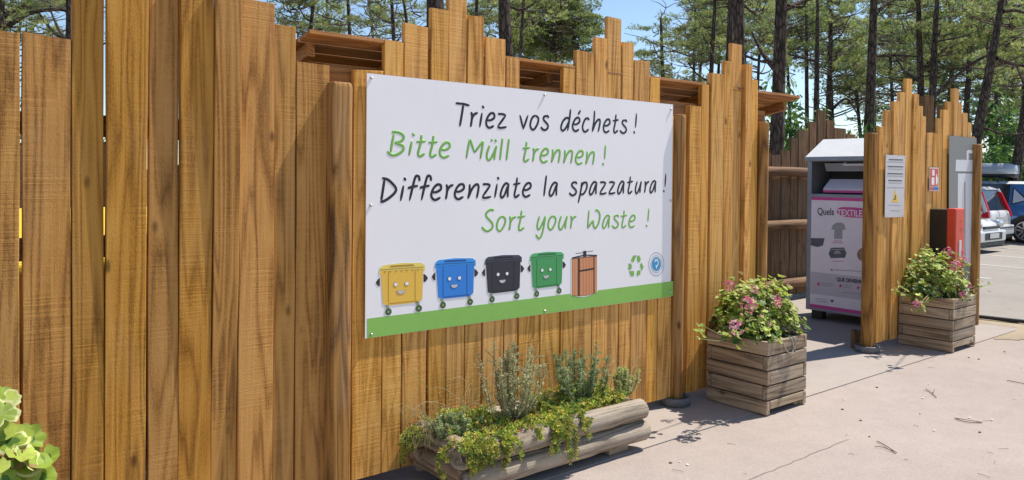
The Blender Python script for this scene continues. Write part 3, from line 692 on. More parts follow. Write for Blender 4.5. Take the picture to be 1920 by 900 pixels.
for (xx, yy) in ((98, 284), (252, 292), (93, 788), (238, 784)): a = C1(xx, yy); q.append([(a[0]-.6, a[1]-.6), (a[0]+.6, a[1]-.6), (a[0]+.6, a[1]+.6), (a[0]-.6, a[1]+.6)])
sheet(s2, 'screw', q, M['gtext2'], Y2-.0014, .001)
s3 = thing('extinguisher_sign', 'small red sign with a white fire extinguisher and flame, blue strip below', 'sign', (8.4, Y2, 1.7))
sheet(s3, 'plate', [[C1(466, 377), C1(541, 380), C1(541, 577), C1(462, 577)]], M['plate'], Y2, .003)
sheet(s3, 'red_field', [[C1(471, 387), C1(537, 390), C1(534, 534), C1(468, 537)]], M['red'], Y2-.0012, .001)
sheet(s3, 'white_symbol', [[C1(482, 462), C1(504, 461), C1(503, 524), C1(480, 525)], [C1(486, 402), C1(504, 396), C1(506, 446), C1(486, 448)], [C1(516, 470), C1(520, 440), C1(526, 430), C1(526, 455), C1(532, 462), C1(532, 500), C1(526, 520), C1(516, 524)]], M['halo'], Y2-.0022, .0008)
sheet(s3, 'blue_strip', [[C1(494, 543), C1(539, 543), C1(538, 568), C1(492, 569)]], M['blue'], Y2-.0012, .001)
sheet(s3, 'red_strip', [[C1(467, 544), C1(490, 544), C1(489, 569), C1(466, 569)]], M['red'], Y2-.0012, .001)
# grey board with a white litter bin pictogram
s4 = thing('grey_board', 'tall grey board with a white litter bin pictogram on the short fence', 'sign', (9.4, Y2, 1.5))
sheet(s4, 'board', [[(1780, 254), (1831, 259), (1831, 592), (1779, 602)]], M['greyboard'], Y2-.004, .006)
Yp = Y2-.0056
sheet(s4, 'pictogram', [[(1792.5, 299.5), (1830, 300), (1830, 322), (1791.5, 321)], [(1796, 325.5), (1808.2, 325.3), (1808.2, 497), (1795.5, 499.5)], [(1808.2, 325.3), (1810.2, 325.3), (1810.2, 341), (1808.2, 341)], [(1808.2, 484), (1810.2, 484), (1810.2, 497), (1808.2, 497.2)], [(1810.2, 325.3), (1822.5, 325.2), (1822.5, 494), (1810.2, 497)],
       [(1822.5, 325.2), (1824.6, 325.2), (1824.6, 341), (1822.5, 341)], [(1824.6, 325.2), (1830, 325.1), (1830, 492), (1824.6, 493.4)], [(1812.5, 284), (1816, 281), (1816.2, 299.4), (1812.3, 299.3)], [(1816, 281.3), (1831, 282), (1831, 288), (1816.1, 287.4)]], M['pict'], Yp, .0014)
# fire extinguisher cabinet
cab = thing('extinguisher_cabinet', 'black and red extinguisher cabinet on the short fence above the flowers', 'extinguisher box', (8.45, -.1, 1.0))
M['cabk'] = plain('cabinet_black', (0.012, 0.012, 0.013), 0.45, var=0.2)
M['cabr'] = plain('cabinet_red', (0.66, 0.065, 0.035), 0.42, var=0.06)
ztop = 1.315; cx0, cx1 = 8.38, 8.585
mb = MB(); mb.rbox((cx0, -.172, .62), (cx1, -.006, ztop), .006); mb.box((cx0-.003, -.165, 1.10), (cx0, -.02, 1.106)); mb.box((cx0-.003, -.165, .86), (cx0, -.02, .866))
mb.build('back_case', M['cabk'], cab, loc=(8.45, -.1, 1.0))
mb = MB(); mb.rbox((cx0-.006, -.262, .615), (cx1+.006, -.174, ztop+.012), .012); mb.build('door', M['cabr'], cab, loc=(8.45, -.2, 1.0))
mb = MB(); mb.box((cx0+.10, -.266, 1.12), (cx0+.18, -.262, 1.13)); mb.box((cx0+.10, -.266, 1.20), (cx0+.14, -.262, 1.206)); mb.build('door_rib', M['red'], cab, loc=(8.45, -.26, 1.1))
mb = MB(); mb.rbox((cx0+.07, -.268, .83), (cx0+.13, -.262, 1.0), .003); mb.build('window', M['plate'], cab, loc=(8.45, -.26, .9))
# ------------------------------------------------------------------ box planters
def planter(name, x0, x1, y0, y1, h, label, group):
    t = thing(name, label, 'planter', ((x0+x1)/2, (y0+y1)/2, 0), group)
    n = 5; c = h/n; th = .036
    for k in range(n):
        za = k*c+.004; zb = (k+1)*c-.004; a = k % 2 == 0
        j = lambda: rnd.uniform(-.002, .002)
        # front and back planks run along x, side planks along y; ends interlock
        for (yy, lo) in ((y0, za if k else za+.035), (y1-th, za if k else za+.035)):
            xa, xb = (x0+j(), x1+j()) if not a else (x0+th+.003, x1-th-.003)
            mb = MB(); mb.rbox((xa, yy+j(), lo), (xb, yy+th, zb), .006); mb.build('plank', M['pl_x'], t, loc=((xa+xb)/2, yy, za))
        for xx in (x0, x1-th):
            ya, yb = (y0+j(), y1+j()) if a else (y0+th+.003, y1-th-.003)
            mb = MB(); mb.rbox((xx+j(), ya, za), (xx+th, yb, zb), .006); mb.build('plank', M['pl_y'], t, loc=(xx, (ya+yb)/2, za))
    for (xx, yy) in ((x0+th, y0+th), (x1-2*th-.02, y0+th), (x0+th, y1-2*th-.02), (x1-2*th-.02, y1-2*th-.02)):
        mb = MB(); mb.rbox((xx, yy, .0), (xx+.055, yy+.055, h-.02), .004); mb.build('corner_post', M['pl_x'], t, loc=(xx, yy, .2))
    mb = MB(); mb.box((x0+th+.002, y0+th+.002, h-.09), (x1-th-.002, y1-th-.002, h-.05)); mb.build('soil', M['soil'], t)
    return t
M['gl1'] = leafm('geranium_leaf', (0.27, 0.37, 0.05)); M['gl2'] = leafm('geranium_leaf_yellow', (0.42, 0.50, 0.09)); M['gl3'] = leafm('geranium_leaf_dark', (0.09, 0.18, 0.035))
M['gl4'] = leafm('geranium_leaf_pale_rim', (0.60, 0.60, 0.26)); M['gl5'] = leafm('geranium_leaf_dry', (0.34, 0.22, 0.11)); M['gst'] = plain('geranium_stem', (0.22, 0.24, 0.08), 0.7, var=0.3)
M['pk1'] = leafm('petal_pink', (0.62, 0.14, 0.27), 0.3, 0.15); M['pk2'] = leafm('petal_pale', (0.75, 0.42, 0.48), 0.3, 0.15)
def geranium(name, c, rx, ry, rz_, n, label, seed, lr=(.013, .027), flowers=(), extra=(), group=None):
    r_ = random.Random(seed)
    t = thing(name, label, 'flowering plant', c, group)
    lm = MB(); st = MB(); C_ = Vector(c)
    ctr = []
    for i in range(n):
        # leaves sit mostly in the outer shell, in loose sprays
        a = r_.uniform(0, 2*math.pi); e = math.asin(r_.uniform(-.25, 1)); q = r_.uniform(.45, 1.0)**.6
        bumpy = 1+.16*math.sin(a*3+seed)+.13*math.sin(a*5+e*4+seed*2)
        d = Vector((math.cos(a)*math.cos(e), math.sin(a)*math.cos(e), math.sin(e)))
        p_ = C_ + Vector((d.x*rx*q*bumpy, d.y*ry*q*bumpy, d.z*rz_*q*bumpy+.02)); ctr.append((p_, d))
    for e_ in extra:
        for k in range(e_[3]): ctr.append((Vector(e_[:3])+Vector((r_.gauss(0, .03), r_.gauss(0, .03), r_.gauss(0, .03))), Vector((r_.uniform(-1, 1), -1, .4)).normalized()))
    for (p_, d) in ctr:
        nrm = (d*.55 + Vector((0.15, -.25, .75)) + Vector((r_.uniform(-.6, .6), r_.uniform(-.6, .6), r_.uniform(-.3, .3)))).normalized()
        t1 = nrm.orthogonal().normalized(); t1 = Matrix.Rotation(r_.uniform(0, 6.28), 3, nrm) @ t1; t2 = nrm.cross(t1)
        rad = r_.uniform(*lr); big_ = rad > .036; k = 28 if big_ else 16; fold = r_.uniform(-.15, .45); wv = r_.uniform(.05, .16); cup = r_.uniform(-.1, .35)
        rings_ = [(.42, .30), (.80, .68), (1.0, 1.0)] if big_ else [(.78, .64), (1.0, 1.0)]; vs = [p_-nrm*rad*.14]; ph_ = r_.uniform(0, 6)
        for (q_, z_) in rings_:
            for j in range(k):
                a = 2*math.pi*j/k; gap = 0.45+.55*abs(math.pi-a)/.42 if abs(a-math.pi) < .42 else 1.0
                rr = rad*q_*(1+(.085*abs(math.cos(3.5*a+.0))-.03)*(q_ > .5))*gap
                zz = rad*z_*(fold*abs(math.sin(a))+wv*math.cos(7*a)*q_+cup*q_*.5+.10*math.sin(2*a+ph_))
                vs.append(p_+t1*rr*math.cos(a)+t2*rr*math.sin(a)+nrm*zz)
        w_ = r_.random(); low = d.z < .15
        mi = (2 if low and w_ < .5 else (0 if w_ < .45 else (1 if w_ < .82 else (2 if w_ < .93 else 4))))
        rim = 3 if r_.random() < .42 and mi != 4 else mi
        core = 2 if (big_ and mi == 0 and r_.random() < .5) else mi
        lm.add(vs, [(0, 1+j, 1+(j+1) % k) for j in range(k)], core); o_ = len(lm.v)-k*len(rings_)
        for q_ in range(len(rings_)-1):
            for j in range(k):
                lm.f.append((o_+q_*k+j, o_+(q_+1)*k+j, o_+(q_+1)*k+(j+1) % k, o_+q_*k+(j+1) % k)); lm.m.append(rim if q_ == len(rings_)-2 else mi); lm.sm.append(False)
        root = C_+Vector(((p_.x-C_.x)*.3, (p_.y-C_.y)*.3, -.02))
        if r_.random() < .14: st.tube([p_-nrm*rad*.1, p_.lerp(root, .45)+Vector((0, 0, -.03)), root], [.0018, .0024, .003], 5, cap=False)
    lm.build('leaves', [M['gl1'], M['gl2'], M['gl3'], M['gl4'], M['gl5']], t, loc=c, fix=False, smooth=True)
    for (fx, fy, fz, fr, pm) in flowers:
        fr *= 1.12; tw_ = (CAM-Vector((fx, fy, fz))).normalized()*.045; fx += tw_.x; fy += tw_.y; fz += tw_.z
        fc = Vector((fx, fy, fz)); fm = MB()
        for i in range(46):
            d = Vector((r_.gauss(0, 1), r_.gauss(0, 1), r_.gauss(0, .8)+.25)).normalized(); p_ = fc+d*fr*r_.uniform(.75, 1.05)
            t1 = d.orthogonal().normalized(); t1 = Matrix.Rotation(r_.uniform(0, 6.28), 3, d) @ t1; t2 = d.cross(t1); s_ = fr*r_.uniform(.28, .42)
            fm.add([p_-t1*s_*.2, p_+t2*s_*.6+d*s_*.2, p_+t1*s_+d*s_*.4, p_-t2*s_*.6+d*s_*.2], [(0, 1, 2, 3)], 0 if r_.random() < (.8 if pm == 'pk1' else .25) else 1)
        fm.build('flower_head', [M['pk1'], M['pk2']], t, loc=(fx, fy, fz), fix=False, smooth=False)
        st.tube([fc, fc.lerp(C_, .3)+Vector((0, 0, -.02)), C_], [.002, .0028, .003], 5, cap=False)
    if st.v: st.build('stems', M['gst'], t, loc=c)
    return t
GP = 'square grey plank planters along the fence'
A = pg(1438, 781); PA = planter('box_planter', A.x, A.x+.49, A.y, A.y+.50, .505, 'square weathered plank planter beside the right end of the big sign', GP)
B = pg(1786, 662); PB = planter('box_planter', B.x, B.x+.53, B.y, B.y+.50, .505, 'square weathered plank planter below the red extinguisher cabinet', GP)
PC = planter('box_planter', -.27, .24, -.98, -.48, .50, 'square plank planter at the very left of the photo, under the nearest leaves', GP)
def fpt(px, py, Y, r_, k='pk1'): q = pw(px, py, Y); return (q.x, q.y, q.z, r_, k)
cA = (A.x+.235, A.y+.26, .53)
e1 = pw(1306, 619, cA[1]-.1); e2 = pw(1375, 632, A.y-.02); e3 = pw(1492, 612, A.y+.06)
geranium('geranium', cA, .35, .28, .33, 1400, 'pink flowering geranium with yellow green leaves in the planter right of the sign', 3,
         flowers=[fpt(1368, 536, cA[1], .034), fpt(1404, 571, A.y+.03, .048), fpt(1413, 543, A.y+.2, .032), fpt(1457, 561, A.y+.1, .030), fpt(1459, 570, A.y+.06, .022), fpt(1382, 615, A.y-.02, .045, 'pk2')],
         extra=[(e1.x, e1.y, e1.z, 9), (e2.x, e2.y, e2.z, 8), (e3.x, e3.y, e3.z, 6)])
cB = (B.x+.22, B.y+.27, .54)
e1 = pw(1725, 573, B.y+.0); e2 = pw(1690, 545, cB[1]+.02); e3 = pw(1835, 535, B.y+.10)
geranium('geranium', cB, .38, .27, .35, 1400, 'pink flowering geranium with cream edged leaves in the planter by the red cabinet', 5,
         flowers=[fpt(1776, 472, cB[1], .042), fpt(1803, 474, cB[1], .03), fpt(1792, 498, B.y+.05, .045), fpt(1808, 490, B.y+.1, .036), fpt(1814, 537, B.y+.05, .032), fpt(1806, 552, B.y-.0, .036), fpt(1718, 570, B.y-.01, .028)],
         extra=[(e1.x, e1.y, e1.z, 10), (e2.x, e2.y, e2.z, 16), (e3.x, e3.y, e3.z, 12)])
cC = (-.02, -.74, .56)
geranium('geranium', cC, .29, .25, .37, 190, 'large scalloped geranium leaves poking in at the lower left corner', 8, lr=(.026, .047),
         extra=[tuple(pw(8, 770, -.78))+(4,), tuple(pw(20, 845, -.80))+(12,), tuple(pw(62, 838, -.80))+(2,), tuple(pw(74, 872, -.80))+(3,), tuple(pw(40, 885, -.80))+(8,), tuple(pw(12, 880, -.85))+(14,)])
# cord on planter
cd_ = MB(); cd_.smooth = True; X = A.x; Yf = A.y-.006
cd_.tube(catmull([(X+.15, Yf+.03, .50), (X+.16, Yf, .49), (X+.20, Yf-.004, .43), (X+.26, Yf-.006, .395), (X+.32, Yf-.004, .405), (X+.29, Yf-.004, .45), (X+.275, Yf, .495), (X+.28, Yf+.05, .512)]), .0045, 6)
cd_.tube(catmull([(X+.30, Yf+.04, .512), (X+.315, Yf-.003, .49), (X+.31, Yf-.004, .44), (X+.27, Yf-.006, .392)]), .0045, 6)
tag(cd_.build('cord', M['cord'], loc=(X+.2, Yf, .4)), 'thin grey cord looped over the rim of the planter right of the sign', 'cord')

# ------------------------------------------------------------------ log planter
LX0, LX1, LY0, LY1 = 2.17, 3.46, -.44, -.05
lp = thing('log_planter', 'long low planter of half round grey logs under the big sign', 'planter', ((LX0+LX1)/2, (LY0+LY1)/2, 0))
def log(a, b_, r_, mat, seed):
    q = random.Random(seed); a = Vector(a); b_ = Vector(b_); k = 14; mb = MB(); mb.smooth = True
    P_ = [a, a.lerp(b_, .004)]+[a.lerp(b_, .012+.976*i/k) for i in range(k+1)]+[a.lerp(b_, .996), b_]
    rr = [r_*.80, r_*.93]+[r_*(1+q.uniform(-.06, .03)) for i in range(k+1)]+[r_*.93, r_*.80]
    P_ = [p_+Vector((q.uniform(-1, 1), q.uniform(-1, 1), q.uniform(-1, 1)))*.002 for p_ in P_]
    mb.tube(P_, rr, 18); return mb.build('log', mat, lp, loc=(a+b_)/2)
for k, zc in enumerate((.105, .232)):
    dx = .0 if k == 0 else -.012
    log((LX0-.03, LY0+dx*.5, zc), (LX1+.03+dx, LY0, zc), .062, M['log_x'], 11+k); log((LX0-.03, LY1, zc), (LX1+.03, LY1, zc), .062, M['log_x'], 21+k)
    log((LX0+.03, LY0-.03, zc+.004), (LX0+.03, LY1+.03, zc+.004), .060, M['log_y'], 31+k); log((LX1-.035, LY0+.04, zc-.002), (LX1-.035, LY1-.04, zc-.002), .055, M['log_y'], 41+k)
for (x, y) in ((LX0+.15, LY0+.06), (LX1-.25, LY0+.06), (LX0+.15, LY1-.06), (LX1-.25, LY1-.06)):
    mb = MB(); mb.rbox((x, y-.05, 0), (x+.16, y+.05, .05), .008); mb.build('foot', M['pl_x'], lp, loc=(x, y, .02))
mb = MB(); mb.box((LX0+.08, LY0+.05, .2), (LX1-.08, LY1-.05, .235)); mb.build('soil', M['soil'], lp)
# succulent cover
M['su1'] = leafm('succulent', (0.48, 0.60, 0.10), .4); M['su2'] = leafm('succulent_yellow', (0.68, 0.64, 0.15), .4); M['su3'] = leafm('succulent_red_tip', (0.42, 0.20, 0.08), .2); M['su4'] = leafm('succulent_dark', (0.20, 0.32, 0.07), .3)
def fleshy(mb, p_, d, ln, w_, mi, r_):
    d = d.normalized(); s_ = d.orthogonal().normalized(); s_ = Matrix.Rotation(r_.uniform(0, 6.28), 3, d) @ s_; u = d.cross(s_)
    vs = [p_, p_+d*ln*.5+s_*w_, p_+d*ln*.5-s_*w_, p_+d*ln*.55+u*w_*.6, p_+d*ln]
    mb.add(vs, [(0, 1, 3), (0, 3, 2), (1, 4, 3), (3, 4, 2), (0, 2, 4, 1)], mi)
rs = random.Random(77)
sc_ = MB(); dens = lambda x: 1
n_ = 0
flo = MB()
def rosette(p_, up, r_, big=1.0):
    base = rs.choice([0, 0, 1, 1, 3]); k = rs.randint(6, 10)
    for j in range(k):
        a = 2*math.pi*j/k+rs.uniform(-.3, .3); t1 = up.orthogonal().normalized(); t2 = up.cross(t1)
        d = (t1*math.cos(a)+t2*math.sin(a))*rs.uniform(.5, 1)+up*rs.uniform(.3, .9)
        fleshy(sc_, p_, d, rs.uniform(.016, .030)*big, rs.uniform(.0028, .0045)*big, base if rs.random() < .8 else rs.choice([1, 2, 3]), rs)
for i in range(1500):
    x = rs.uniform(LX0-.02, LX1-.02); y = rs.uniform(LY0-.03, LY1+.02)
    if rs.random() < .35*(0.5+0.5*math.sin(x*9)) and y > LY0+.12: continue
    edge = min(y-LY0, .12)/.12; z = .245+.05*math.sin(x*7+1)*math.sin(y*9)+rs.uniform(-.01, .045)+(.02 if edge > .4 else .05*edge)
    if y < LY0+.06: z = .285+rs.uniform(-.01, .02)
    if x > 3.0 and y < LY0+.06: continue
    rosette(Vector((x, y, z)), Vector((rs.uniform(-.4, .4), rs.uniform(-.6, .2), 1)).normalized(), 0)
for i in range(420):
    rosette(Vector((rs.uniform(2.85, LX1-.03), rs.uniform(LY0+.03, LY1+.02), .262+rs.uniform(0, .055))), Vector((rs.uniform(-.4, .4), rs.uniform(-.6, .2), 1)).normalized(), 0)
# trailing strands over the front edge and the near end
strands = []
for i in range(46):
    s_ = rs.random()
    if i < 35:
        x = rs.choice([rs.uniform(2.52, 2.95), rs.uniform(2.60, 2.86), rs.uniform(2.1, 2.5), rs.uniform(2.15, 2.4)]); top = Vector((x, LY0-.01, .295)); ln = rs.uniform(.04, .22) if x > 2.5 else rs.uniform(.03, .13); out = Vector((0, -1, 0))
    else:
        y = rs.uniform(LY0, LY1); top = Vector((LX0-.04, y, .29)); ln = rs.uniform(.04, .16); out = Vector((-1, 0, 0))
    P_ = [top-out*.03, top+out*.045+Vector((rs.uniform(-.02, .02), 0, -.01)), top+out*.068+Vector((rs.uniform(-.03, .03), 0, -ln*.5)), top+out*.066+Vector((rs.uniform(-.04, .04), 0, -ln))]
    C_ = catmull(P_, 5); sc_.tube(C_, .0022, 4, mi=2)
    for q in C_[3:]:
        for _ in range(2): rosette(q+Vector((rs.gauss(0, .006), rs.gauss(0, .006), rs.gauss(0, .006))), (out+Vector((rs.uniform(-.4, .4), rs.uniform(-.4, .4), .6))).normalized(), 0, .85)
o = sc_.build('trailing_succulent', [M['su1'], M['su2'], M['su3'], M['su4']], loc=(2.8, -.3, .26), fix=False)
tag(o, 'yellow green ice plant carpet spilling over the front logs of the low planter', 'succulent')
for i in range(14):
    x = rs.uniform(2.15, 2.9); p_ = Vector((x, LY0-rs.uniform(.0, .06), rs.uniform(.22, .31))); fm = MB()
    for k in range(12):
        a = 2*math.pi*k/12; d = Vector((math.cos(a), -.6, math.sin(a))).normalized(); s_ = d.cross(Vector((0, 1, 0))).normalized()*.0022
        fm.add([p_-s_, p_+s_, p_+d*.013], [(0, 1, 2)])
    fm.build('flower', M['pk1'], o, loc=p_, fix=False)
# shrubs and grasses in the log planter
M['ro1'] = leafm('shrub_grey_green', (0.38, 0.40, 0.20), .3); M['ro2'] = leafm('shrub_pale', (0.58, 0.55, 0.33), .3); M['ro3'] = leafm('shrub_blue_green', (0.27, 0.38, 0.18), .3); M['twig'] = plain('shrub_twig', (0.16, 0.11, 0.07), .85, var=.3)
M['straw'] = leafm('dry_grass', (0.50, 0.42, 0.24), .3); M['gr'] = leafm('green_grass', (0.22, 0.32, 0.10), .3)
def shrub(name, label, c, h, spread, stems, mats, seed, cat='shrub', lf=(.012, .022), fan=1.0):
    r_ = random.Random(seed); t = thing(name, label, cat, c); lm = MB(); sm_ = MB(); C_ = Vector(c)
    for i in range(stems):
        a = r_.uniform(0, 6.28); ln = h*r_.uniform(.55, 1.0); sp = spread*r_.uniform(.1, 1)
        tip = C_+Vector((math.cos(a)*sp*fan, math.sin(a)*sp*.7, ln)); mid = C_.lerp(tip, .5)+Vector((math.cos(a)*sp*.25, math.sin(a)*sp*.2, -.02))
        P_ = catmull([C_+Vector((math.cos(a)*.012, math.sin(a)*.012, 0)), mid, tip], 9); sm_.tube(P_, [.0035*(1-.8*k/(len(P_)-1)) for k in range(len(P_))], 5)
        side = []
        for k in range(4, len(P_)-1):
            if r_.random() < .5:
                d = Vector((r_.gauss(0, 1), r_.gauss(0, 1), r_.uniform(.5, 1.6))).normalized()*ln*r_.uniform(.08, .2); side.append([P_[k], P_[k]+d*.5+Vector((0, 0, .004)), P_[k]+d])
        for Q_ in [P_[4:]]+side:
            if Q_ is not P_: sm_.tube(Q_, .0012, 4, cap=False)
            for k in range(len(Q_)-1):
                for m_ in range(12):
                    p_ = Q_[k].lerp(Q_[k+1], r_.random()); d = (Vector((r_.gauss(0, 1), r_.gauss(0, 1), r_.gauss(0, .6)+.7))).normalized()
                    l_ = r_.uniform(*lf); s_ = d.orthogonal().normalized(); s_ = Matrix.Rotation(r_.uniform(0, 6.28), 3, d) @ s_
                    lm.add([p_, p_+d*l_*.5+s_*.0026, p_+d*l_, p_+d*l_*.5-s_*.0026], [(0, 1, 2, 3)], r_.choice([0, 0, 1]))
    lm.build('foliage', mats, t, loc=c, fix=False); sm_.build('stems', M['twig'], t, loc=c); return t
q1 = pw(955, 780, -.26); q2 = pw(1095, 745, -.22)
shrub('shrub', 'upright grey green shrub with pale tips, left of the two in the log planter', (q1.x, q1.y, .24), .47, .25, 27, [M['ro1'], M['ro2']], 5)
shrub('shrub', 'denser blue green bushy shrub, right of the two in the log planter', (q2.x-.03, q2.y, .24), .33, .24, 32, [M['ro3'], M['ro1']], 6)
q3 = pw(1170, 748, -.25)
shrub('shrub', 'small low pale green shrub at the right end of the log planter', (q3.x, q3.y, .25), .17, .12, 20, [M['ro2'], M['su1']], 9)
q4 = pw(850, 800, -.25)
shrub('shrub', 'low spiky grey green tuft at the left end of the log planter', (q4.x, q4.y, .25), .13, .14, 26, [M['ro3'], M['ro2']], 10, fan=1.3)
def grass(c, n, h, sp, seed, label, mats):
    r_ = random.Random(seed); mb = MB(); mb.smooth = True; C_ = Vector(c)
    for i in range(n):
        a = r_.uniform(0, 6.28); ln = h*r_.uniform(.5, 1.1); out = sp*r_.uniform(.3, 1.2); b0 = C_+Vector((r_.uniform(-sp, sp)*.5, r_.uniform(-.05, .05), 0))
        d = Vector((math.cos(a), math.sin(a)*.6, 0)); P_ = catmull([b0, b0+d*out*.35+Vector((0, 0, ln*.7)), b0+d*out*.8+Vector((0, 0, ln)), b0+d*out*1.25+Vector((0, 0, ln*r_.uniform(.55, 1.0)))], 4)
        mb.tube(P_, [.0016*(1-.7*k/(len(P_)-1)) for k in range(len(P_))], 4, cap=False, mi=0 if r_.random() < .65 else 1)
    return tag(mb.build('grass_tuft', mats, loc=c, fix=False), label, 'grass')
for (px, Y_, n, h, sp, lb) in ((800, -.25, 30, .22, .2, 'arching dry grass tuft above the left end of the log planter'), (870, -.12, 26, .30, .25, 'long straw coloured grass blades left of the upright shrub'),
                           (1030, -.2, 26, .26, .25, 'grass blades between the two shrubs in the log planter'), (1120, -.15, 24, .26, .2, 'dry grass stalks rising behind the blue green shrub'),
                           (1185, -.2, 18, .20, .18, 'thin grass blades at the right end of the log planter')):
    q = pw(px, 780, Y_); grass((q.x, Y_, .25), n, h, sp, int(px), lb, [M['straw'], M['gr']])

# ------------------------------------------------------------------ textile bin
M['bgrey'] = plain('bin_grey_metal', (0.27, 0.285, 0.32), .45, .3, var=.1); M['bgreyd'] = plain('bin_dark_inside', (0.05, 0.052, 0.06), .6, var=.15)
M['blid'] = plain('bin_lid_white', (0.66, 0.65, 0.62), .45, var=.05); M['bstk'] = plain('bin_sticker', (0.84, 0.76, 0.82), .5, var=.04); M['mag'] = plain('bin_magenta', (0.62, 0.06, 0.30), .45)
M['stkg'] = plain('bin_sticker_grey', (0.58, 0.53, 0.58), .5, var=.05); M['jean'] = plain('print_jean', (0.10, 0.105, 0.13), .5, var=.3, nscale=40); M['shirt'] = plain('print_shirt', (0.36, 0.35, 0.38), .5, var=.1, nscale=30)
M['tan'] = plain('print_tan', (0.30, 0.19, 0.13), .5, var=.3, nscale=20)
BX = pg(1522, 598).x; 
def BF(px, py): return pxp(px, py, BX)
yl = BF(1512.8, 430).y; yr = yl-1.18; zt = BF(1512.5, 294).z; zb_ = BF(1512.5, 579.5).z; back = BX+1.1
tb = thing('textile_bin', 'grey steel textile recycling bin with a white sloping lid and a magenta edged poster', 'recycling bin', (BX+.5, (yl+yr)/2, 0))
tl = (BX, yl)
z_op1 = BF(1521, 303).z; z_op0 = BF(1521, 363).z; fl = .05
mb = MB()
mb.rbox((BX, yr, zb_), (back, yl, z_op0), .006)                         # lower case
mb.box((BX, yl-fl, z_op0+.0005), (back, yl, zt-.03)); mb.box((BX, yr, z_op0+.0005), (back, yr+fl, zt-.03)); mb.box((BX+.42, yr+fl+.0005, z_op0+.0005), (back-.0005, yl-fl-.0005, zt-.03))
mb.box((BX+.002, yr+fl+.0005, z_op1), (BX+.05, yl-fl-.0005, zt-.031))
mb.build('case', M['bgrey'], tb, loc=(BX, yl, 1))
mb = MB(); mb.box((BX+.06, yr+fl+.001, z_op0+.001), (BX+.415, yl-fl-.001, z_op0+.006)); mb.box((BX+.40, yr+fl+.002, z_op0+.007), (BX+.415, yl-fl-.002, z_op1)); mb.build('opening_lining', M['bgreyd'], tb, loc=(BX, yl, 1.5))
sl = .36; zh = zt+.215
mb = MB(); prof = [(BX-.03, zt-.03), (BX-.03, zt-.002), (BX+sl, zh), (back+.02, zh), (back+.02, zt-.03)]
mb.extr([(x, yr-.015, z) for x, z in prof], (0, yl-yr+.03, 0)); mb.build('lid', M['blid'], tb, loc=(BX, yl, zt))
mb = MB(); mb.box((BX-.034, yr-.018, zt-.048), (BX-.0305, yl+.018, zt-.003)); mb.build('lid_edge', M['bgrey'], tb, loc=(BX, yl, zt))
# chute flap and handle
mb = MB(); fy0 = yr+.10; fy1 = yl-.17
mb.extr([(BX+.06, fy0, z_op0+.02), (BX+.04, fy0, z_op0+.06), (BX+.20, fy0, z_op0+.17), (BX+.24, fy0, z_op0+.02)], (0, fy1-fy0, 0)); mb.build('chute_flap', M['bstk'], tb, loc=(BX, yl, 1.5))
mb = MB(); mb.box((BX+.035, fy0+.001, z_op0+.018), (BX+.040, fy1-.001, z_op0+.040)); mb.build('flap_stripe', M['mag'], tb, loc=(BX, yl, 1.5))
mb = MB(); mb.extr([(BX+.06, fy0, z_op1-.02), (BX+.10, fy0, z_op1-.11), (BX+.16, fy0, z_op1-.11), (BX+.16, fy0, z_op1-.02)], (0, fy1-fy0, 0)); mb.build('upper_flap', M['bgrey'], tb, loc=(BX, yl, 1.5))
hy = BF(1577, 298).y-.03; mb = MB(); mb.smooth = True
mb.tube(catmull([(BX+.05, hy, z_op1-.01), (BX+.01, hy, z_op1-.03), (BX-.0, hy-.04, z_op1-.04), (BX, hy-.2, z_op1-.04), (BX, hy-.38, z_op1-.04), (BX+.05, hy-.42, z_op1-.01)]), .012, 8); mb.build('handle', M['blid'], tb, loc=(BX, hy, z_op1))
for yy in (yl-.1, yr+.14):
    for xx in (BX+.06, back-.2): mb = MB(); mb.rbox((xx, yy-.07, .0), (xx+.1, yy+.06, zb_+.001), .006); mb.build('foot', M['cabk'], tb, loc=(xx, yy, .1))
def bsheet(name, quads, mat, lay):
    mb = MB()
    for q in quads:
        P_ = [BF(x, y) for x, y in q]; P_ = [(BX-.001-.0012*lay, p_.y, p_.z) for p_ in P_]; mb.extr(P_, (.0011, 0, 0))
    c = BF(*quads[0][0]); return mb.build(name, mat, tb, loc=(BX, c.y, c.z))
zs = lambda py: BF(1521, py).z
def brect(name, y0, y1, z0, z1, mat, lay): mb = MB(); mb.box((BX-.001-.0012*lay, y0, z0), (BX-.001-.0012*lay+.0011, y1, z1)); return mb.build(name, mat, tb, loc=(BX, y0, z0))
sy1 = BF(1520.5, 450).y; sy0 = yr+.06; zA = zs(369); zB = zs(576)
brect('poster', sy0, sy1, zB, zA, M['bstk'], 0); brect('top_stripe', sy0, sy1, zA-.035, zA, M['mag'], 1); brect('bottom_stripe', sy0, sy1, zB, zB+.04, M['mag'], 1)
brect('grey_band', sy0, sy1, zs(550), zs(509), M['stkg'], 1)
ax = (0, -1, 0); up = (0, 0, 1)
def btext(body, px, py, wd, size, mat, name='poster_print', lay=2, bold=0.0):
    p_ = BF(px, py); return text(body, size, (BX-.001-.0012*lay, p_.y, p_.z), ax, up, mat, tb, name, width=wd, bold=bold)
w_of = lambda a, b_: BF(a, 400).y-BF(b_, 400).y
bl = [(BF(1567.5, 397).y, BF(1567.5, 397).z)]
pc = BF(1570, 397); W_ = w_of(1567, 1627)
mb = MB(); n = 30; P_ = []
for k in range(n):
    a = 2*math.pi*k/n; P_.append((BX-.0034, pc.y-W_/2-.0+(W_/2+.005)*math.copysign(abs(math.cos(a))**.6, math.cos(a)), pc.z+.056*math.copysign(abs(math.sin(a))**.8, math.sin(a))+.008*math.cos(a)))
mb.extr(P_, (.0011, 0, 0)); mb.build('magenta_bubble', M['mag'], tb, loc=(BX, pc.y, pc.z))
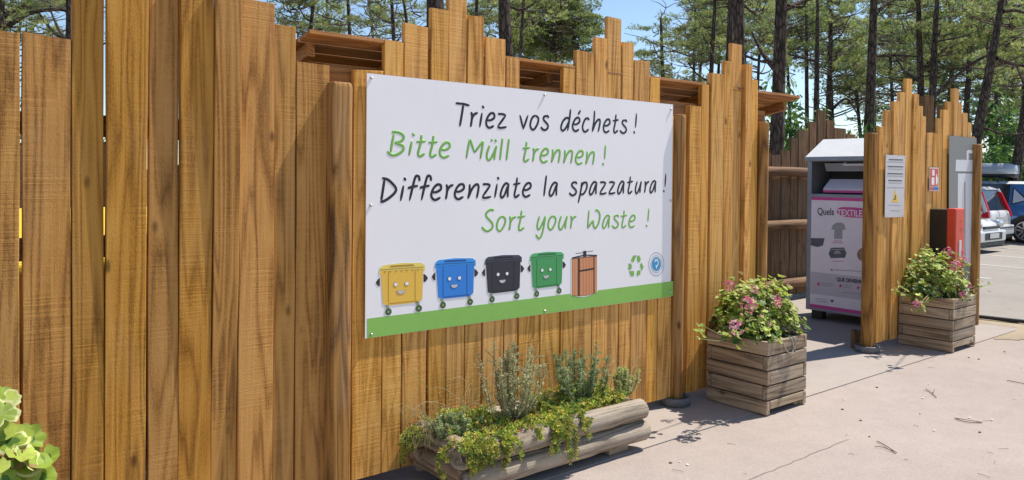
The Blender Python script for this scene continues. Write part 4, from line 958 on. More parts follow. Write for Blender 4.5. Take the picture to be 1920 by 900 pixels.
btext('Quels', 1533, 402, w_of(1533, 1564), .11, M['gtext'], lay=2, bold=.001); btext('TEXTILES', 1570, 404, w_of(1570, 1623), .10, M['halo'], lay=3, bold=.001)
btext('QUE DEVIENNENT', 1569, 526.5, w_of(1569, 1633), .06, M['gtext'], lay=3, bold=.002)
def C3(x, y): return (x/4.5+1500, y/4.5+420)
bsheet('shirt_print', [[C3(290, 0), C3(310, -12), C3(355, -12), C3(372, 0), C3(388, 45), C3(362, 52), C3(358, 45), C3(358, 126), C3(288, 126), C3(290, 45), C3(265, 50), C3(275, 10)]], M['shirt'], 1)
bsheet('bag_print', [[C3(262, 200), C3(372, 198), C3(392, 245), C3(380, 285), C3(260, 288), C3(242, 250)]], M['jean'], 1)
bsheet('bag_detail', [[C3(268, 212), C3(368, 210), C3(372, 218), C3(266, 220)], [C3(300, 225), C3(330, 223), C3(350, 250), C3(285, 252)]], M['shirt'], 2)
bsheet('cup_print', [[C3(92, 118), C3(208, 120), C3(195, 180), C3(150, 195), C3(92, 180)]], M['jean'], 1)
cc = C3(540, 258); bsheet('ball_print', [[(cc[0]+13*math.cos(a), cc[1]+13*math.sin(a)) for a in [2*math.pi*k/20 for k in range(20)]]], M['tan'], 1)
q = []
for (a, b_, y, s_) in ((288, 356, 142, 1), (270, 374, 157, 2), (272, 370, 314, 3)): p1 = C3(a, y); p2 = C3(b_, y); q += dashes(p1[0], p2[0], p1[1], 1.0, 2.2, s_)
bsheet('red_print', q, M['mag'], 2)
q = []
for (a, b_, y, s_) in ((288, 540, 386, 4), (178, 298, 500, 5), (178, 278, 518, 6), (365, 440, 518, 7), (365, 430, 534, 8), (515, 560, 530, 9), (358, 540, 578, 10), (136, 220, 630, 11), (138, 236, 650, 12)): p1 = C3(a, y); p2 = C3(b_, y+4); q += dashes(p1[0], p2[0], p1[1], 1.0, 2.6, s_, .06)
bsheet('small_print', q, M['gtext2'], 3)
for (x, y) in ((157, 506), (343, 521), (492, 536)): p1 = C3(x, y); bsheet('number_dot', [[(p1[0]+2.6*math.cos(a), p1[1]+3.2*math.sin(a)) for a in [2*math.pi*k/14 for k in range(14)]]], M['mag'], 3)
bsheet('logo_print', [[C3(258, 636), C3(272, 644), C3(286, 634), C3(284, 650), C3(272, 664), C3(260, 650)]], M['gtext'], 3)
bsheet('warning_outline', [[C3(268, 372), C3(282, 396), C3(256, 394)]], M['gtext2'], 2)
# the whole bin leans a touch, as it stands
# ------------------------------------------------------------------ yellow wheeled containers behind the tall boards
M['cy'] = plain('container_yellow', (0.75, 0.50, 0.02), .45, var=.08); M['co'] = plain('container_orange', (0.62, 0.26, 0.015), .5, var=.1)
def container(x, y, label):
    t = thing('wheeled_container', label, 'waste container', (x, y, 0), 'yellow containers behind the left boards')
    mb = MB(); vs = [(-.52, -.34, .22), (.52, -.34, .22), (.52, .34, .22), (-.52, .34, .22), (-.66, -.5, 1.12), (.66, -.5, 1.12), (.66, .5, 1.12), (-.66, .5, 1.12)]
    mb.add(vs, [(0, 3, 2, 1), (4, 5, 6, 7), (0, 1, 5, 4), (1, 2, 6, 5), (2, 3, 7, 6), (3, 0, 4, 7)]); mb.v = [(v[0]+x, v[1]+y, v[2]) for v in mb.v]
    for k in range(4): mb.box((x-.4+.25*k, y-.47, .4), (x-.36+.25*k, y-.40, 1.05))
    mb.build('body', M['co'], t, loc=(x, y, .6))
    mb = MB(); mb.rbox((x-.69, y-.53, 1.122), (x+.69, y+.53, 1.17), .015); mb.build('rim', M['cy'], t, loc=(x, y, 1.14))
    mb = MB(); P_ = [(x-.67, y-.50+1.0*k/8, 1.172+.24*math.sin(math.pi*k/8)) for k in range(9)]; mb.extr(P_, (1.34, 0, 0)); mb.build('lid', M['cy'], t, loc=(x, y, 1.25))
    for sx in (-.42, .42):
        for sy in (-.28, .28):
            mb = MB(); mb.smooth = True; mb.lathe([(.03, -.02), (.095, -.022), (.10, 0), (.095, .022), (.03, .02)], (x+sx, y+sy, .10), 16, ax='y'); mb.build('wheel', M['cabk'], t, loc=(x+sx, y+sy, .1))
container(.55, 1.25, 'yellow lidded orange container seen through the leftmost gaps in the boards'); container(2.05, 1.3, 'yellow lidded orange container behind the boards nearest the sign')

# ------------------------------------------------------------------ cars
M['cw'] = plain('car_white', (0.66, 0.66, 0.66), .25, var=.02); M['cb'] = plain('car_blue', (0.055, 0.16, 0.36), .22, .3, var=.03)
M['glass'] = plain('car_glass', (0.03, 0.04, 0.045), .08, spec=.9, var=.3, nscale=3); M['tyre'] = plain('tyre', (0.02, 0.02, 0.02), .85); M['rim'] = plain('rim_alloy', (0.55, 0.55, 0.56), .3, .8)
M['blkp'] = plain('black_trim', (0.015, 0.015, 0.016), .5); M['tail'] = plain('tail_red', (0.55, 0.01, 0.02), .2); M['lampg'] = plain('headlamp_clear', (0.6, 0.62, 0.65), .1, .4); M['plw'] = plain('number_plate', (0.6, 0.6, 0.58), .5, var=.15, nscale=60)
def car(name, label, loc, rot, paint, roofm, hgt, L_=3.6, W_=1.6, suv=False, rack=False):
    """car built pointing along -y (nose at y = -L/2)"""
    t = thing(name, label, 'car', (0, 0, 0), 'cars in the car park'); h = hgt; hl = L_/2; hw = W_/2
    belt = h*.60; parts = []
    # stations: y, half width, bottom, top
    stn = [(-hl, hw*.70, .32, .52), (-hl+.06, hw*.86, .24, .66), (-hl+.25, hw*.96, .20, .74), (-hl+.75, hw, .20, belt*.93), (-hl+1.05, hw, .20, belt), (0, hw, .20, belt+.02), (hl-.5, hw, .20, belt+.05), (hl-.15, hw*.97, .22, belt+.04), (hl-.04, hw*.90, .28, belt-.02), (hl, hw*.82, .34, belt-.12)]
    vs = []; fs = []; k = 10
    for (y, w_, b_, tp) in stn:
        m_ = (b_+tp)/2
        for (x, z) in ((-w_*.80, b_), (-w_*.97, b_+.08), (-w_, m_), (-w_*.96, tp-.05), (-w_*.86, tp), (w_*.86, tp), (w_*.96, tp-.05), (w_, m_), (w_*.97, b_+.08), (w_*.80, b_)): vs.append((x, y, z))
    for i in range(len(stn)-1):
        for j in range(k): fs.append((i*k+j, i*k+(j+1) % k, (i+1)*k+(j+1) % k, (i+1)*k+j))
    fs.append(tuple(range(k-1, -1, -1))); fs.append(tuple(range((len(stn)-1)*k, len(stn)*k)))
    mb = MB(); mb.smooth = True; mb.add(vs, fs); body = mb.build('body', paint, t)
    # greenhouse: rear and front rake
    yf0, yf1, yr1, yr0 = -hl+.85, -hl+1.45, hl-.30, hl-.07
    bw, rw = hw*.90, hw*.74
    def cage(y0, y1, w_, z): return [(-w_, y0, z), (w_, y0, z), (w_, y1, z), (-w_, y1, z)]
    lo = cage(yf0, yr0, bw, belt-.03); hi = cage(yf1, yr1, rw, h-.06)
    mb = MB(); mb.add(lo+hi, [(0, 1, 5, 4), (1, 2, 6, 5), (2, 3, 7, 6), (3, 0, 4, 7), (4, 5, 6, 7)]); mb.build('window', M['glass'], t)
    mb = MB(); mb.smooth = True; c_ = cage(yf1-.03, yr1+.03, rw+.03, h-.07); d_ = cage(yf1+.12, yr1-.08, rw-.12, h); mb.add(c_+d_, [(0, 1, 5, 4), (1, 2, 6, 5), (2, 3, 7, 6), (3, 0, 4, 7), (4, 5, 6, 7)]); mb.build('roof', roofm, t)
    for sx in (-1, 1):
        mb = MB(); mb.tube([(sx*bw, yf0, belt-.03), (sx*rw, yf1, h-.06)], .035, 6); mb.build('pillar', paint, t); mb = MB(); mb.tube([(sx*(bw+.01), yr0, belt-.03), (sx*(rw+.01), yr1, h-.06)], .050 if not suv else .10, 6)
        mb.build('pillar', paint, t); mb = MB(); mb.tube([(sx*(bw+.005), .05, belt-.03), (sx*(rw+.005), .0, h-.06)], .035, 6); mb.build('pillar', paint, t)
    for sx in (-1, 1):
        for yy in (-hl+.68, hl-.62):
            r_ = .31 if not suv else .335
            mb = MB(); mb.smooth = True; mb.lathe([(.2, -.09), (r_-.03, -.10), (r_, -.06), (r_, .06), (r_-.03, .10), (.2, .09)], (sx*(hw-.09), yy, r_), 28, ax='x'); wv = mb.build('wheel', M['tyre'], t)
            mb = MB(); xo = sx*(hw+.012)
            for q in range(5):
                a = 2*math.pi*q/5+.3; d = Vector((0, math.cos(a), math.sin(a))); n_ = Vector((0, -math.sin(a), math.cos(a)))
                for s_ in (-1, 1): mb.extr([Vector((xo, yy, r_))+n_*s_*.012+d*.04, Vector((xo, yy, r_))+n_*s_*.04+d*.03, Vector((xo, yy, r_))+n_*s_*.075+d*(r_*.66), Vector((xo, yy, r_))+n_*s_*.03+d*(r_*.67)], (-sx*.02, 0, 0))
            for q in range(28):
                a0 = 2*math.pi*q/28; a1 = 2*math.pi*(q+1)/28
                mb.extr([(xo, yy+r_*.66*math.cos(a0), r_+r_*.66*math.sin(a0)), (xo, yy+r_*.73*math.cos(a0), r_+r_*.73*math.sin(a0)), (xo, yy+r_*.73*math.cos(a1), r_+r_*.73*math.sin(a1)), (xo, yy+r_*.66*math.cos(a1), r_+r_*.66*math.sin(a1))], (-sx*.02, 0, 0))
            mb.build('rim', M['rim'], wv)
            mb = MB(); ar = [(sx*(hw+.004), yy+(r_+.07)*math.cos(a), r_+(r_+.07)*math.sin(a)) for a in [math.pi*q/14 for q in range(15)]]
            mb.extr([(p_[0], p_[1], max(p_[2], .2)) for p_ in ar], (-sx*.05, 0, 0)); mb.build('wheel_arch', M['blkp'], t)
    if suv:
        for sx in (-1, 1):
            def sp(y, z, o=.012): f_ = (z-belt+.03)/(h-.03-belt); return (sx*(bw+(rw-bw)*f_+o+.01), y, z)
            mb = MB(); mb.extr([sp(hl-1.05, belt-.03), sp(hl-.10, belt-.03), sp(hl-.22, h-.08), sp(hl-1.05, h-.08)], (-sx*.02, 0, 0)); mb.build('quarter_panel', paint, t)
            mb = MB(); mb.extr([sp(hl-.98, belt+.03, .02), sp(hl-.62, belt+.14, .02), sp(hl-.62, belt+.20, .02), sp(hl-.98, h-.16, .02)], (-sx*.006, 0, 0)); mb.build('quarter_window_trim', M['blkp'], t)
            mb = MB(); mb.extr([sp(hl-.95, belt+.07, .026), sp(hl-.68, belt+.15, .026), sp(hl-.68, belt+.19, .026), sp(hl-.95, h-.20, .026)], (-sx*.004, 0, 0)); mb.build('quarter_window', M['lampg'], t)
    # nose
    mb = MB(); mb.rbox((-hw*.93, -hl-.05, .25), (hw*.93, -hl+.16, .50), .04); mb.build('bumper', paint, t)
    mb = MB(); mb.rbox((-hw*.60, -hl-.06, .30), (hw*.60, -hl-.045, .46), .004); mb.rbox((-hw*.55, -hl-.03, .545), (hw*.55, -hl+.02, .60), .004); mb.rbox((-hw*.9, -hl-.03, .16), (hw*.9, -hl+.2, .245), .02); mb.build('grille', M['blkp'], t)
    mb = MB(); mb.rbox((-.26, -hl-.074, .335), (.26, -hl-.062, .44), .003); mb.build('number_plate', M['plw'], t)
    for sx in (-1, 1):
        mb = MB(); mb.smooth = True; mb.add([], []); mb.rbox((sx*hw*.76-.16, -hl-.0, .56), (sx*hw*.76+.16, -hl+.26, .73), .06); mb.build('headlight', M['lampg'], t)
    # tail
    mb = MB(); mb.rbox((-hw*.95, hl-.12, .28), (hw*.95, hl+.06, .52), .04); mb.build('bumper', paint, t)
    mb = MB(); mb.rbox((-hw*.85, hl-.1, .18), (hw*.85, hl+.03, .275), .02); mb.rbox((-hw*.9, hl+.061, .45), (hw*.9, hl+.067, .475), .002); mb.build('bumper_trim', M['blkp'], t)
    mb = MB(); mb.rbox((-.26, hl+.0, .62), (.26, hl+.018, .74), .003); mb.build('number_plate', M['plw'], t)
    for sx in (-1, 1):
        q_ = lambda y, z: (sx*(bw+(rw-bw)*max(0, (z-belt+.03)/(h-.03-belt))+.012 if z > belt-.03 else hw*.965), y, z)
        mb = MB(); mb.extr([q_(hl-.16, belt-.16), q_(hl+.012, belt-.16), q_(hl-.03, belt+.02), q_(yr1+.10, h-.12), q_(yr1+.02, h-.12)], (-sx*.10, 0, 0)); mb.build('tail_light', M['tail'], t)
    if rack:
        for yy in (-.35, .75):
            mb = MB(); mb.smooth = True; mb.tube([(-rw-.02, yy, h-.02), (-rw+.03, yy, h+.07), (rw-.03, yy, h+.07), (rw+.02, yy, h-.02)], .022, 8); mb.build('roof_bar', M['blkp'], t)
    t.rotation_euler = (0, 0, rot); t.location = loc; return t
PI = math.pi
car('parked_car', 'small white hatchback nearest the fence, its front end and headlight showing', (19.25, 5.0, .006), 0, M['cw'], M['cw'], 1.20, 3.6, 1.62)
car('parked_car', 'white hatchback seen from behind with a tall red tail light', (21.5, 5.58, .006), PI, M['cw'], M['cw'], 1.47, 3.6, 1.62)
CB = (23.75, 5.15, .006); rc = PI
car('parked_car', 'blue car with a white roof, black roof bars and a cargo box on top', CB, rc, M['cb'], M['cw'], 1.62, 4.2, 1.74, suv=True, rack=True)
rbx = thing('roof_box', 'grey and black streamlined cargo box on the roof of the blue car', 'roof box', (0, 0, 0))
M['boxg'] = plain('roof_box_grey', (0.42, 0.46, 0.50), .25, .2, var=.05)
for (nm, z0, z1, mt_, sc0, sc1) in (('tray', 0, .10, M['blkp'], .80, 1.0), ('cover', .102, .40, M['boxg'], 1.0, .70)):
    mb = MB(); mb.smooth = True; st_ = [(-1.05, .30), (-.9, .62), (-.4, .9), (.3, 1.0), (.85, .92), (1.02, .6)]; vs = []
    for (y, s_) in st_:
        hh = (z1-z0)*(.45+.55*s_)
        for (x, z) in ((-.38*sc0*s_, z0), (-.38*(sc0+sc1)/2*s_-.01, z0+hh*.5), (-.38*sc1*s_, z0+hh), (.38*sc1*s_, z0+hh), (.38*(sc0+sc1)/2*s_+.01, z0+hh*.5), (.38*sc0*s_, z0)): vs.append((x, y, z))
    fs = [(i*6+j, i*6+(j+1) % 6, (i+1)*6+(j+1) % 6, (i+1)*6+j) for i in range(5) for j in range(6)]+[tuple(range(5, -1, -1)), tuple(range(30, 36))]
    mb.add(vs, fs); mb.build(nm, mt_, rbx)
rbx.location = (23.65, 5.15, 1.72); rbx.rotation_euler = (0, 0, rc)
# ------------------------------------------------------------------ pines
mt, t, b = newmat('pine_bark')
c1 = noise(t, coords(t, (9, 9, 2.2)), 1.0, 5, .65, .6)
vo = t.nodes.new('ShaderNodeTexVoronoi'); vo.feature = 'DISTANCE_TO_EDGE'; vo.inputs['Scale'].default_value = 1.0; L(t, coords(t, (16, 16, 4)), vo.inputs['Vector'])
cr = ramp(t, vo.outputs['Distance'], [(0.0, (0.25, 0.25, 0.25)), (0.22, (1, 1, 1))])
L(t, mixc(t, 1.0, ramp(t, c1, [(0.3, (0.055, 0.043, 0.036)), (0.5, (0.10, 0.076, 0.060)), (0.72, (0.185, 0.145, 0.115))]), cr, 'MULTIPLY'), b.inputs['Base Color'])
b.inputs['Roughness'].default_value = .9; b.inputs['Specular IOR Level'].default_value = .15
bump(t, b, vo.outputs['Distance'], 1.0, .03); M['bark'] = mt
M['twigd'] = plain('pine_branch', (0.10, 0.075, 0.058), .9, var=.3)
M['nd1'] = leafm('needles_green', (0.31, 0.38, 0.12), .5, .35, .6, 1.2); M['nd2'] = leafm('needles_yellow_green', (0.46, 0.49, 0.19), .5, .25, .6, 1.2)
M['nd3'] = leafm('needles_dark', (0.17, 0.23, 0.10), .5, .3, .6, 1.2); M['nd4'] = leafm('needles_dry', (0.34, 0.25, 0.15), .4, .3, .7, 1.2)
def crown_mesh(seed, R_, H_, clumps, tufts, blades, needle, wide=.016, dry=.04, flat=.45):
    """crown about the origin: needle clumps carried by limbs that leave the trunk axis"""
    r_ = random.Random(seed); nd = MB(); br = MB(); br.smooth = True
    for i in range(clumps):
        a = r_.uniform(0, 6.28); h = r_.uniform(-1, 1); rr = R_*math.sqrt(max(0.05, 1-h*h*.8))*r_.uniform(.25, 1.0)
        c = Vector((math.cos(a)*rr, math.sin(a)*rr, h*H_)); root = Vector((0, 0, c.z-.25*rr-.1))
        mid = root.lerp(c, .5)+Vector((r_.uniform(-.2, .2), r_.uniform(-.2, .2), -.08*rr))
        P_ = catmull([root, mid, c], 4); br.tube(P_, [max(.009, .034*(1-.75*k/(len(P_)-1))) for k in range(len(P_))], 5, cap=False)
        cr_ = R_*r_.uniform(.16, .30); tone = r_.random()
        for j in range(tufts):
            d = Vector((r_.gauss(0, 1), r_.gauss(0, 1), r_.gauss(0, .8))); d.normalize(); q = r_.random()**.45
            p_ = c+Vector((d.x*cr_*q, d.y*cr_*q, d.z*cr_*flat*q+cr_*.1))
            up = (d*.5+Vector((0, 0, .9))+Vector((r_.gauss(0, .35), r_.gauss(0, .35), 0))).normalized()
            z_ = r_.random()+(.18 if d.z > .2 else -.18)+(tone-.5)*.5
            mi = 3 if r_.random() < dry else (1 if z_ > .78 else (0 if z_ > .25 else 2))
            t1 = up.orthogonal().normalized(); t2 = up.cross(t1)
            for k in range(blades):
                b_ = r_.uniform(0, 6.28); o_ = r_.uniform(.35, 1.25); dd = (up*.9+(t1*math.cos(b_)+t2*math.sin(b_))*o_).normalized(); l_ = needle*r_.uniform(.7, 1.2)
                s_ = dd.cross(Vector((r_.gauss(0, 1), r_.gauss(0, 1), r_.gauss(0, 1)))).normalized()*wide*.5
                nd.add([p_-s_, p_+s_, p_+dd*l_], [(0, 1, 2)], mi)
            if j % 9 == 0: br.tube([c, p_], .008, 3, cap=False)
    def mk(mb, nm, mats):
        me = bpy.data.meshes.new(nm); me.from_pydata(mb.v, [], mb.f)
        for q in mats: me.materials.append(q)
        me.polygons.foreach_set('material_index', mb.m); me.update(); return me
    return mk(nd, 'crown', [M['nd1'], M['nd2'], M['nd3'], M['nd4']]), mk(br, 'branches', [M['twigd']])
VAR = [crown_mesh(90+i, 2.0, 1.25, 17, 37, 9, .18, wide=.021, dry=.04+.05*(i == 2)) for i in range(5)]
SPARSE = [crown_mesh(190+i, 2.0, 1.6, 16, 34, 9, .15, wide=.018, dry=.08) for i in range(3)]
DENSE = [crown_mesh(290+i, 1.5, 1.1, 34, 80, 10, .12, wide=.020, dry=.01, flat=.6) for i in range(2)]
def pine(label, px0, py0, px1, py1, Z, wpx, crowns=(), cat='pine tree', group=None, limbs=0, name='pine_tree', Zt=None, bare=()):
    """trunk seen from picture point (px0,py0) up to (px1,py1) at depth Z; crowns: (px, py, dZ, scale, kind)"""
    crowns = [c_ for c_ in crowns if c_[1] > -38]
    a = pz(px0, py0, Z); b_ = pz(px1, py1, Z if Zt is None else Zt); r0 = wpx/FPX*Z/2
    d = (b_-a)/(b_.z-a.z); base = a-d*(a.z+.06); topz = max(b_.z+.5, 8.5 if not crowns else b_.z)
    tops = [pz(c[0], c[1], Z+c[2]) for c in crowns]
    if tops: topz = max([topz]+[q.z for q in tops])
    t = thing(name, label, cat, base, group); sd_ = int(px0*7+Z); r_ = random.Random(sd_)
    mb = MB(); mb.smooth = True; k = 22; P_ = []; rr = []
    for i in range(k+1):
        z = base.z+(topz-base.z)*i/k; p_ = base+d*(z-base.z); w_ = .10*math.sin(i*.55+sd_) if z > 3 else 0
        P_.append(p_+Vector((w_*.5*r0/.2, w_*.35*r0/.2, 0))); f_ = max(0, (z-1)/max(topz-1, 1)); rr.append(r0*(1.12 if i == 0 else 1.02)*(1-.55*f_**1.5)*(1+r_.uniform(-.05, .05)))
    mb.tube(P_, rr, 16); mb.build('trunk', M['bark'], t, loc=base)
    def axis(z): return base+d*(z-base.z)
    if limbs or bare:
        lm = MB(); lm.smooth = True
        for i in range(limbs):
            z = r_.uniform(2.6, min(topz, 9)); p_ = axis(z); an = r_.uniform(0, 6.28); ln = r_.uniform(.8, 2.6); dr = Vector((math.cos(an), math.sin(an), r_.uniform(-.15, .5)))
            Q_ = catmull([p_, p_+dr*ln*.4+Vector((0, 0, -.1)), p_+dr*ln*.75+Vector((r_.uniform(-.3, .3), r_.uniform(-.3, .3), .1)), p_+dr*ln+Vector((r_.uniform(-.4, .4), r_.uniform(-.4, .4), .35))], 4)
            lm.tube(Q_, [max(.008, r0*.26*(1-.85*k_/(len(Q_)-1))) for k_ in range(len(Q_))], 5, cap=False)
            for m_ in range(3):
                s_ = Q_[r_.randint(4, len(Q_)-2)]; e_ = s_+Vector((r_.gauss(0, .35), r_.gauss(0, .35), r_.uniform(-.1, .5))); lm.tube([s_, s_.lerp(e_, .5)+Vector((0, 0, .05)), e_], [.014, .010, .005], 4, cap=False)
        for pts in bare:
            Q_ = catmull([pz(x, y, Z+dz) for (x, y, dz) in pts], 5); lm.tube(Q_, [max(.015, r0*.5*(1-.7*k_/(len(Q_)-1))) for k_ in range(len(Q_))], 7, cap=False)
        lm.build('limbs', M['bark'], t, loc=base)
    for (cq, (cx, cy, dz, sc, kd)) in zip(tops, crowns):
        vv = {'v': VAR, 's': SPARSE, 'd': DENSE}[kd]; nm, bm_ = vv[r_.randrange(len(vv))]
        for me, nme in ((nm, 'crown'), (bm_, 'branches')):
            o = bpy.data.objects.new(nme, me); COL.objects.link(o); o.parent = t; o.location = cq-base; o.scale = (sc, sc, sc*r_.uniform(.85, 1.1)); o.rotation_euler = (0, 0, r_.uniform(0, 6.28))
        ax_ = axis(cq.z-.2)
        if (ax_-cq).length > .7:
            mb = MB(); mb.smooth = True; s_ = axis(max(2.2, cq.z-.35*(ax_-cq).length-.3)); mb.tube(catmull([s_, s_.lerp(cq, .5)+Vector((0, 0, -.12)), cq], 5), [max(.02, r0*.42*(1-.6*k_/10)) for k_ in range(11)], 7, cap=False); mb.build('bough', M['bark'], t, loc=s_)
    return t
# the prominent pines
pine('dark pine trunk cut by the left picture edge above the boards', 6, 60, 2, -40, 22, 22, [(-10, -10, 0, 1.1, 'v'), (60, -40, 1.5, .9, 's')], limbs=3, bare=[[(12, 50, 0), (55, 25, .1), (110, 18, .2), (150, 30, .3)], [(8, 30, 0), (45, 8, .3), (80, -12, .5)]])
pine('rough dark pine trunk rising behind the gap in the far left boards', 128, 66, 130, -40, 20, 20, [(95, 20, 2, .8, 's'), (60, 5, 3, .9, 's')], limbs=4)
pine('leafy pine crown filling the sky above the left end of the slatted roof', 582, 55, 590, -30, 27, 11, [(560, 12, 1, .95, 'v'), (612, 35, 2, .75, 'v'), (545, -20, 0, .9, 'v')], limbs=3)
pine('slim straight pine trunk standing just right of the slatted roof corner', 657, 75, 651, -30, 27, 10, [(640, -25, 1, 1, 's')], limbs=3)
pine('sparse pine with drooping needle clumps over blue sky, left of the first sign peak', 738, 76, 734, -30, 24, 11, [(690, 10, 1, .8, 's'), (745, 5, 2, .9, 's'), (700, 52, 2.5, .55, 's')], limbs=5)
pine('thin dark pine stem leaning behind the leftmost boards over the sign', 765, 60, 752, -30, 22, 9, [(790, -15, 2, .8, 's')], limbs=4)
pine('thick dark furrowed pine trunk behind the tallest boards over the sign', 815, 48, 812, -60, 14.5, 40, (), limbs=2)
pine('slender pine trunk between the sign peak and the thick lit trunk', 893, 30, 896, -30, 25, 11, [(915, 12, 2, .6, 's')], limbs=3)
pine('thick pine trunk with sunlit right side beside the bright green crown', 950, 105, 944, -40, 15.5, 28, (), limbs=2)
pine('bushy bright green pine crown in the middle above the sign', 1035, 90, 1045, 40, 22, 12, [(1040, 55, 0, .85, 'd'), (1000, 30, 1, .8, 'd'), (1085, 62, 0, .62, 'd'), (1000, 85, 1.0, .5, 'd'), (1070, 28, .6, .55, 'd')], limbs=3)
pine('thin dark pine stem in front of the bright green crown', 976, 105, 983, -20, 19, 9, [(985, -30, 1, .8, 'v')], limbs=4)
pine('grey green pine crown just right of the tall middle board', 1243, 150, 1240, 60, 27, 10, [(1225, 85, 1, .62, 'v'), (1260, 108, 0, .6, 'v'), (1215, 130, 1, .4, 's')], limbs=6)
pine('slim dark pine with crooked low limbs left of the double trunk', 1334, 130, 1342, -20, 21, 11, [(1332, 72, 1, .62, 'v'), (1338, 20, 1.5, .72, 'v'), (1290, 118, .5, .5, 's'), (1310, 48, 2, .45, 's')], limbs=6)
pine('heavy dark pine trunk behind the third peak of boards', 1386, 120, 1384, -40, 15, 25, [(1400, -75, 0, 1, 'v')], limbs=3)
pine('dark pine trunk pressed against the left of the heavy trunk', 1366, 130, 1372, -40, 17, 14, [(1350, -70, 0, 1, 'v')], limbs=3)
pine('tall dark pine trunk standing clear behind the end of the roof', 1456, 290, 1466, -30, 16, 27, [(1430, -50, 0, 1, 'v')], limbs=4, bare=[[(1470, 18, 0), (1500, 5, .3), (1540, -10, .6)], [(1455, 130, 0), (1430, 100, .5), (1410, 60, 1)]])
pine('pale slim pine trunk just right of the tall dark one', 1513, 260, 1512, 20, 33, 9, [(1495, 60, 1, 1.1, 'v'), (1530, 20, 2, 1.1, 'v')], limbs=5)
pine('slender dark pine behind the roof tip, nearest of the close pair', 1530, 260, 1533, 20, 30, 12, [(1560, 75, 1, 1.0, 'v'), (1425, 75, 2, .9, 'v')], limbs=5)
pine('slender straight pine in the sky gap above the textile bin', 1553, 250, 1558, 40, 32, 13, [(1590, 110, 0, .9, 'v'), (1575, 30, 1, 1.1, 'v')], limbs=7, bare=[[(1560, 205, 0), (1585, 185, .5), (1600, 200, 1), (1612, 225, 1.4)]])
pine('tall dark pine trunk leaning slightly, above the right edge of the textile bin', 1628, 270, 1640, -30, 19, 19, [(1600, -40, 1, 1, 'v')], limbs=3, bare=[[(1642, 25, 0), (1665, 5, .2), (1690, -10, .4)]])
pine('dark forked pine trunk behind the dip between the fence peaks', 1727, 210, 1722, -20, 23, 15, [(1700, 40, 1, .9, 'v'), (1680, 110, 2, .8, 'v')], limbs=5, bare=[[(1640, 105, 0), (1680, 104, .2), (1722, 106, .2)]])
pine('dark pine with a long rising branch to the right, above the short fence', 1746, 220, 1756, 20, 22, 16, [(1765, 45, 1, .8, 'v')], limbs=4, bare=[[(1748, 185, 0), (1790, 145, .2), (1835, 112, .3), (1880, 90, .3), (1935, 50, .2)]])
pine('reddish brown pine trunk behind the last peak of the short fence', 1812, 215, 1822, 20, 29, 13, [(1800, 70, 1, .9, 'v'), (1840, 20, 0, 1, 'v')], limbs=4)
pine('dark slanting pine trunk leaning right beyond the end of the short fence', 1834, 245, 1878, 5, 20, 19, [(1900, -25, 1, 1, 'v'), (1850, 60, 3, .9, 'v')], limbs=4, bare=[[(1880, 22, 0), (1905, 20, .1), (1940, 30, .2)], [(1868, 110, 0), (1900, 120, .2), (1940, 128, .3)]])
pine('dark leaning pine trunk at the right picture edge above the cars', 1905, 320, 1928, 170, 21, 20, [(1900, 100, 3, .9, 'v')], limbs=2)
# pines further away, alike: they close the wood behind
far = [(30, 150, 38, (20, 60)), (150, 160, 40, (160, 20)), (620, 90, 42, (610, 5)), (700, 90, 45, (720, -5)), (850, 90, 42, (860, 0)), (960, 150, 38, (930, 60)), (1020, 150, 40, (1010, 100)),
       (1300, 170, 36, (1345, 60)), (1310, 170, 44, (1315, 125)), (1345, 170, 40, (1350, 50)), (1400, 170, 38, (1400, 30)), (1420, 180, 44, (1430, 110)), (1480, 200, 42, (1480, 30)), (1560, 200, 44, (1555, 70)),
       (1612, 240, 46, (1590, 140)), (1690, 240, 46, (1690, 170)), (1675, 240, 37, (1670, 20)), (1740, 240, 40, (1740, 100)), (1775, 230, 44, (1770, 150)), (1790, 230, 38, (1790, 60)), (1870, 260, 38, (1870, 160)), (1890, 260, 44, (1895, 110)), (1912, 260, 40, (1915, 60)), (1860, 280, 48, (1880, 210)), (1640, 240, 52, (1640, 150))]
for (px, py, Z, (cx, cy)) in far:
    cr = [(cx, cy, 0, 1.35, 'v'), (cx+30, cy-55, 1, 1.2, 'v'), (cx-25, cy-70, 2, 1.2, 'v')]
    if px > 1450: cr += [(cx+12, cy+45, 1, 1.0, 's'), (cx-20, cy+25, 2, .9, 'v')]
    pine('distant pine among the mass of needles behind the nearer trunks', px, py, px+((px*7) % 31)-13, py-150, Z, 7, cr, limbs=3, group='distant pines')
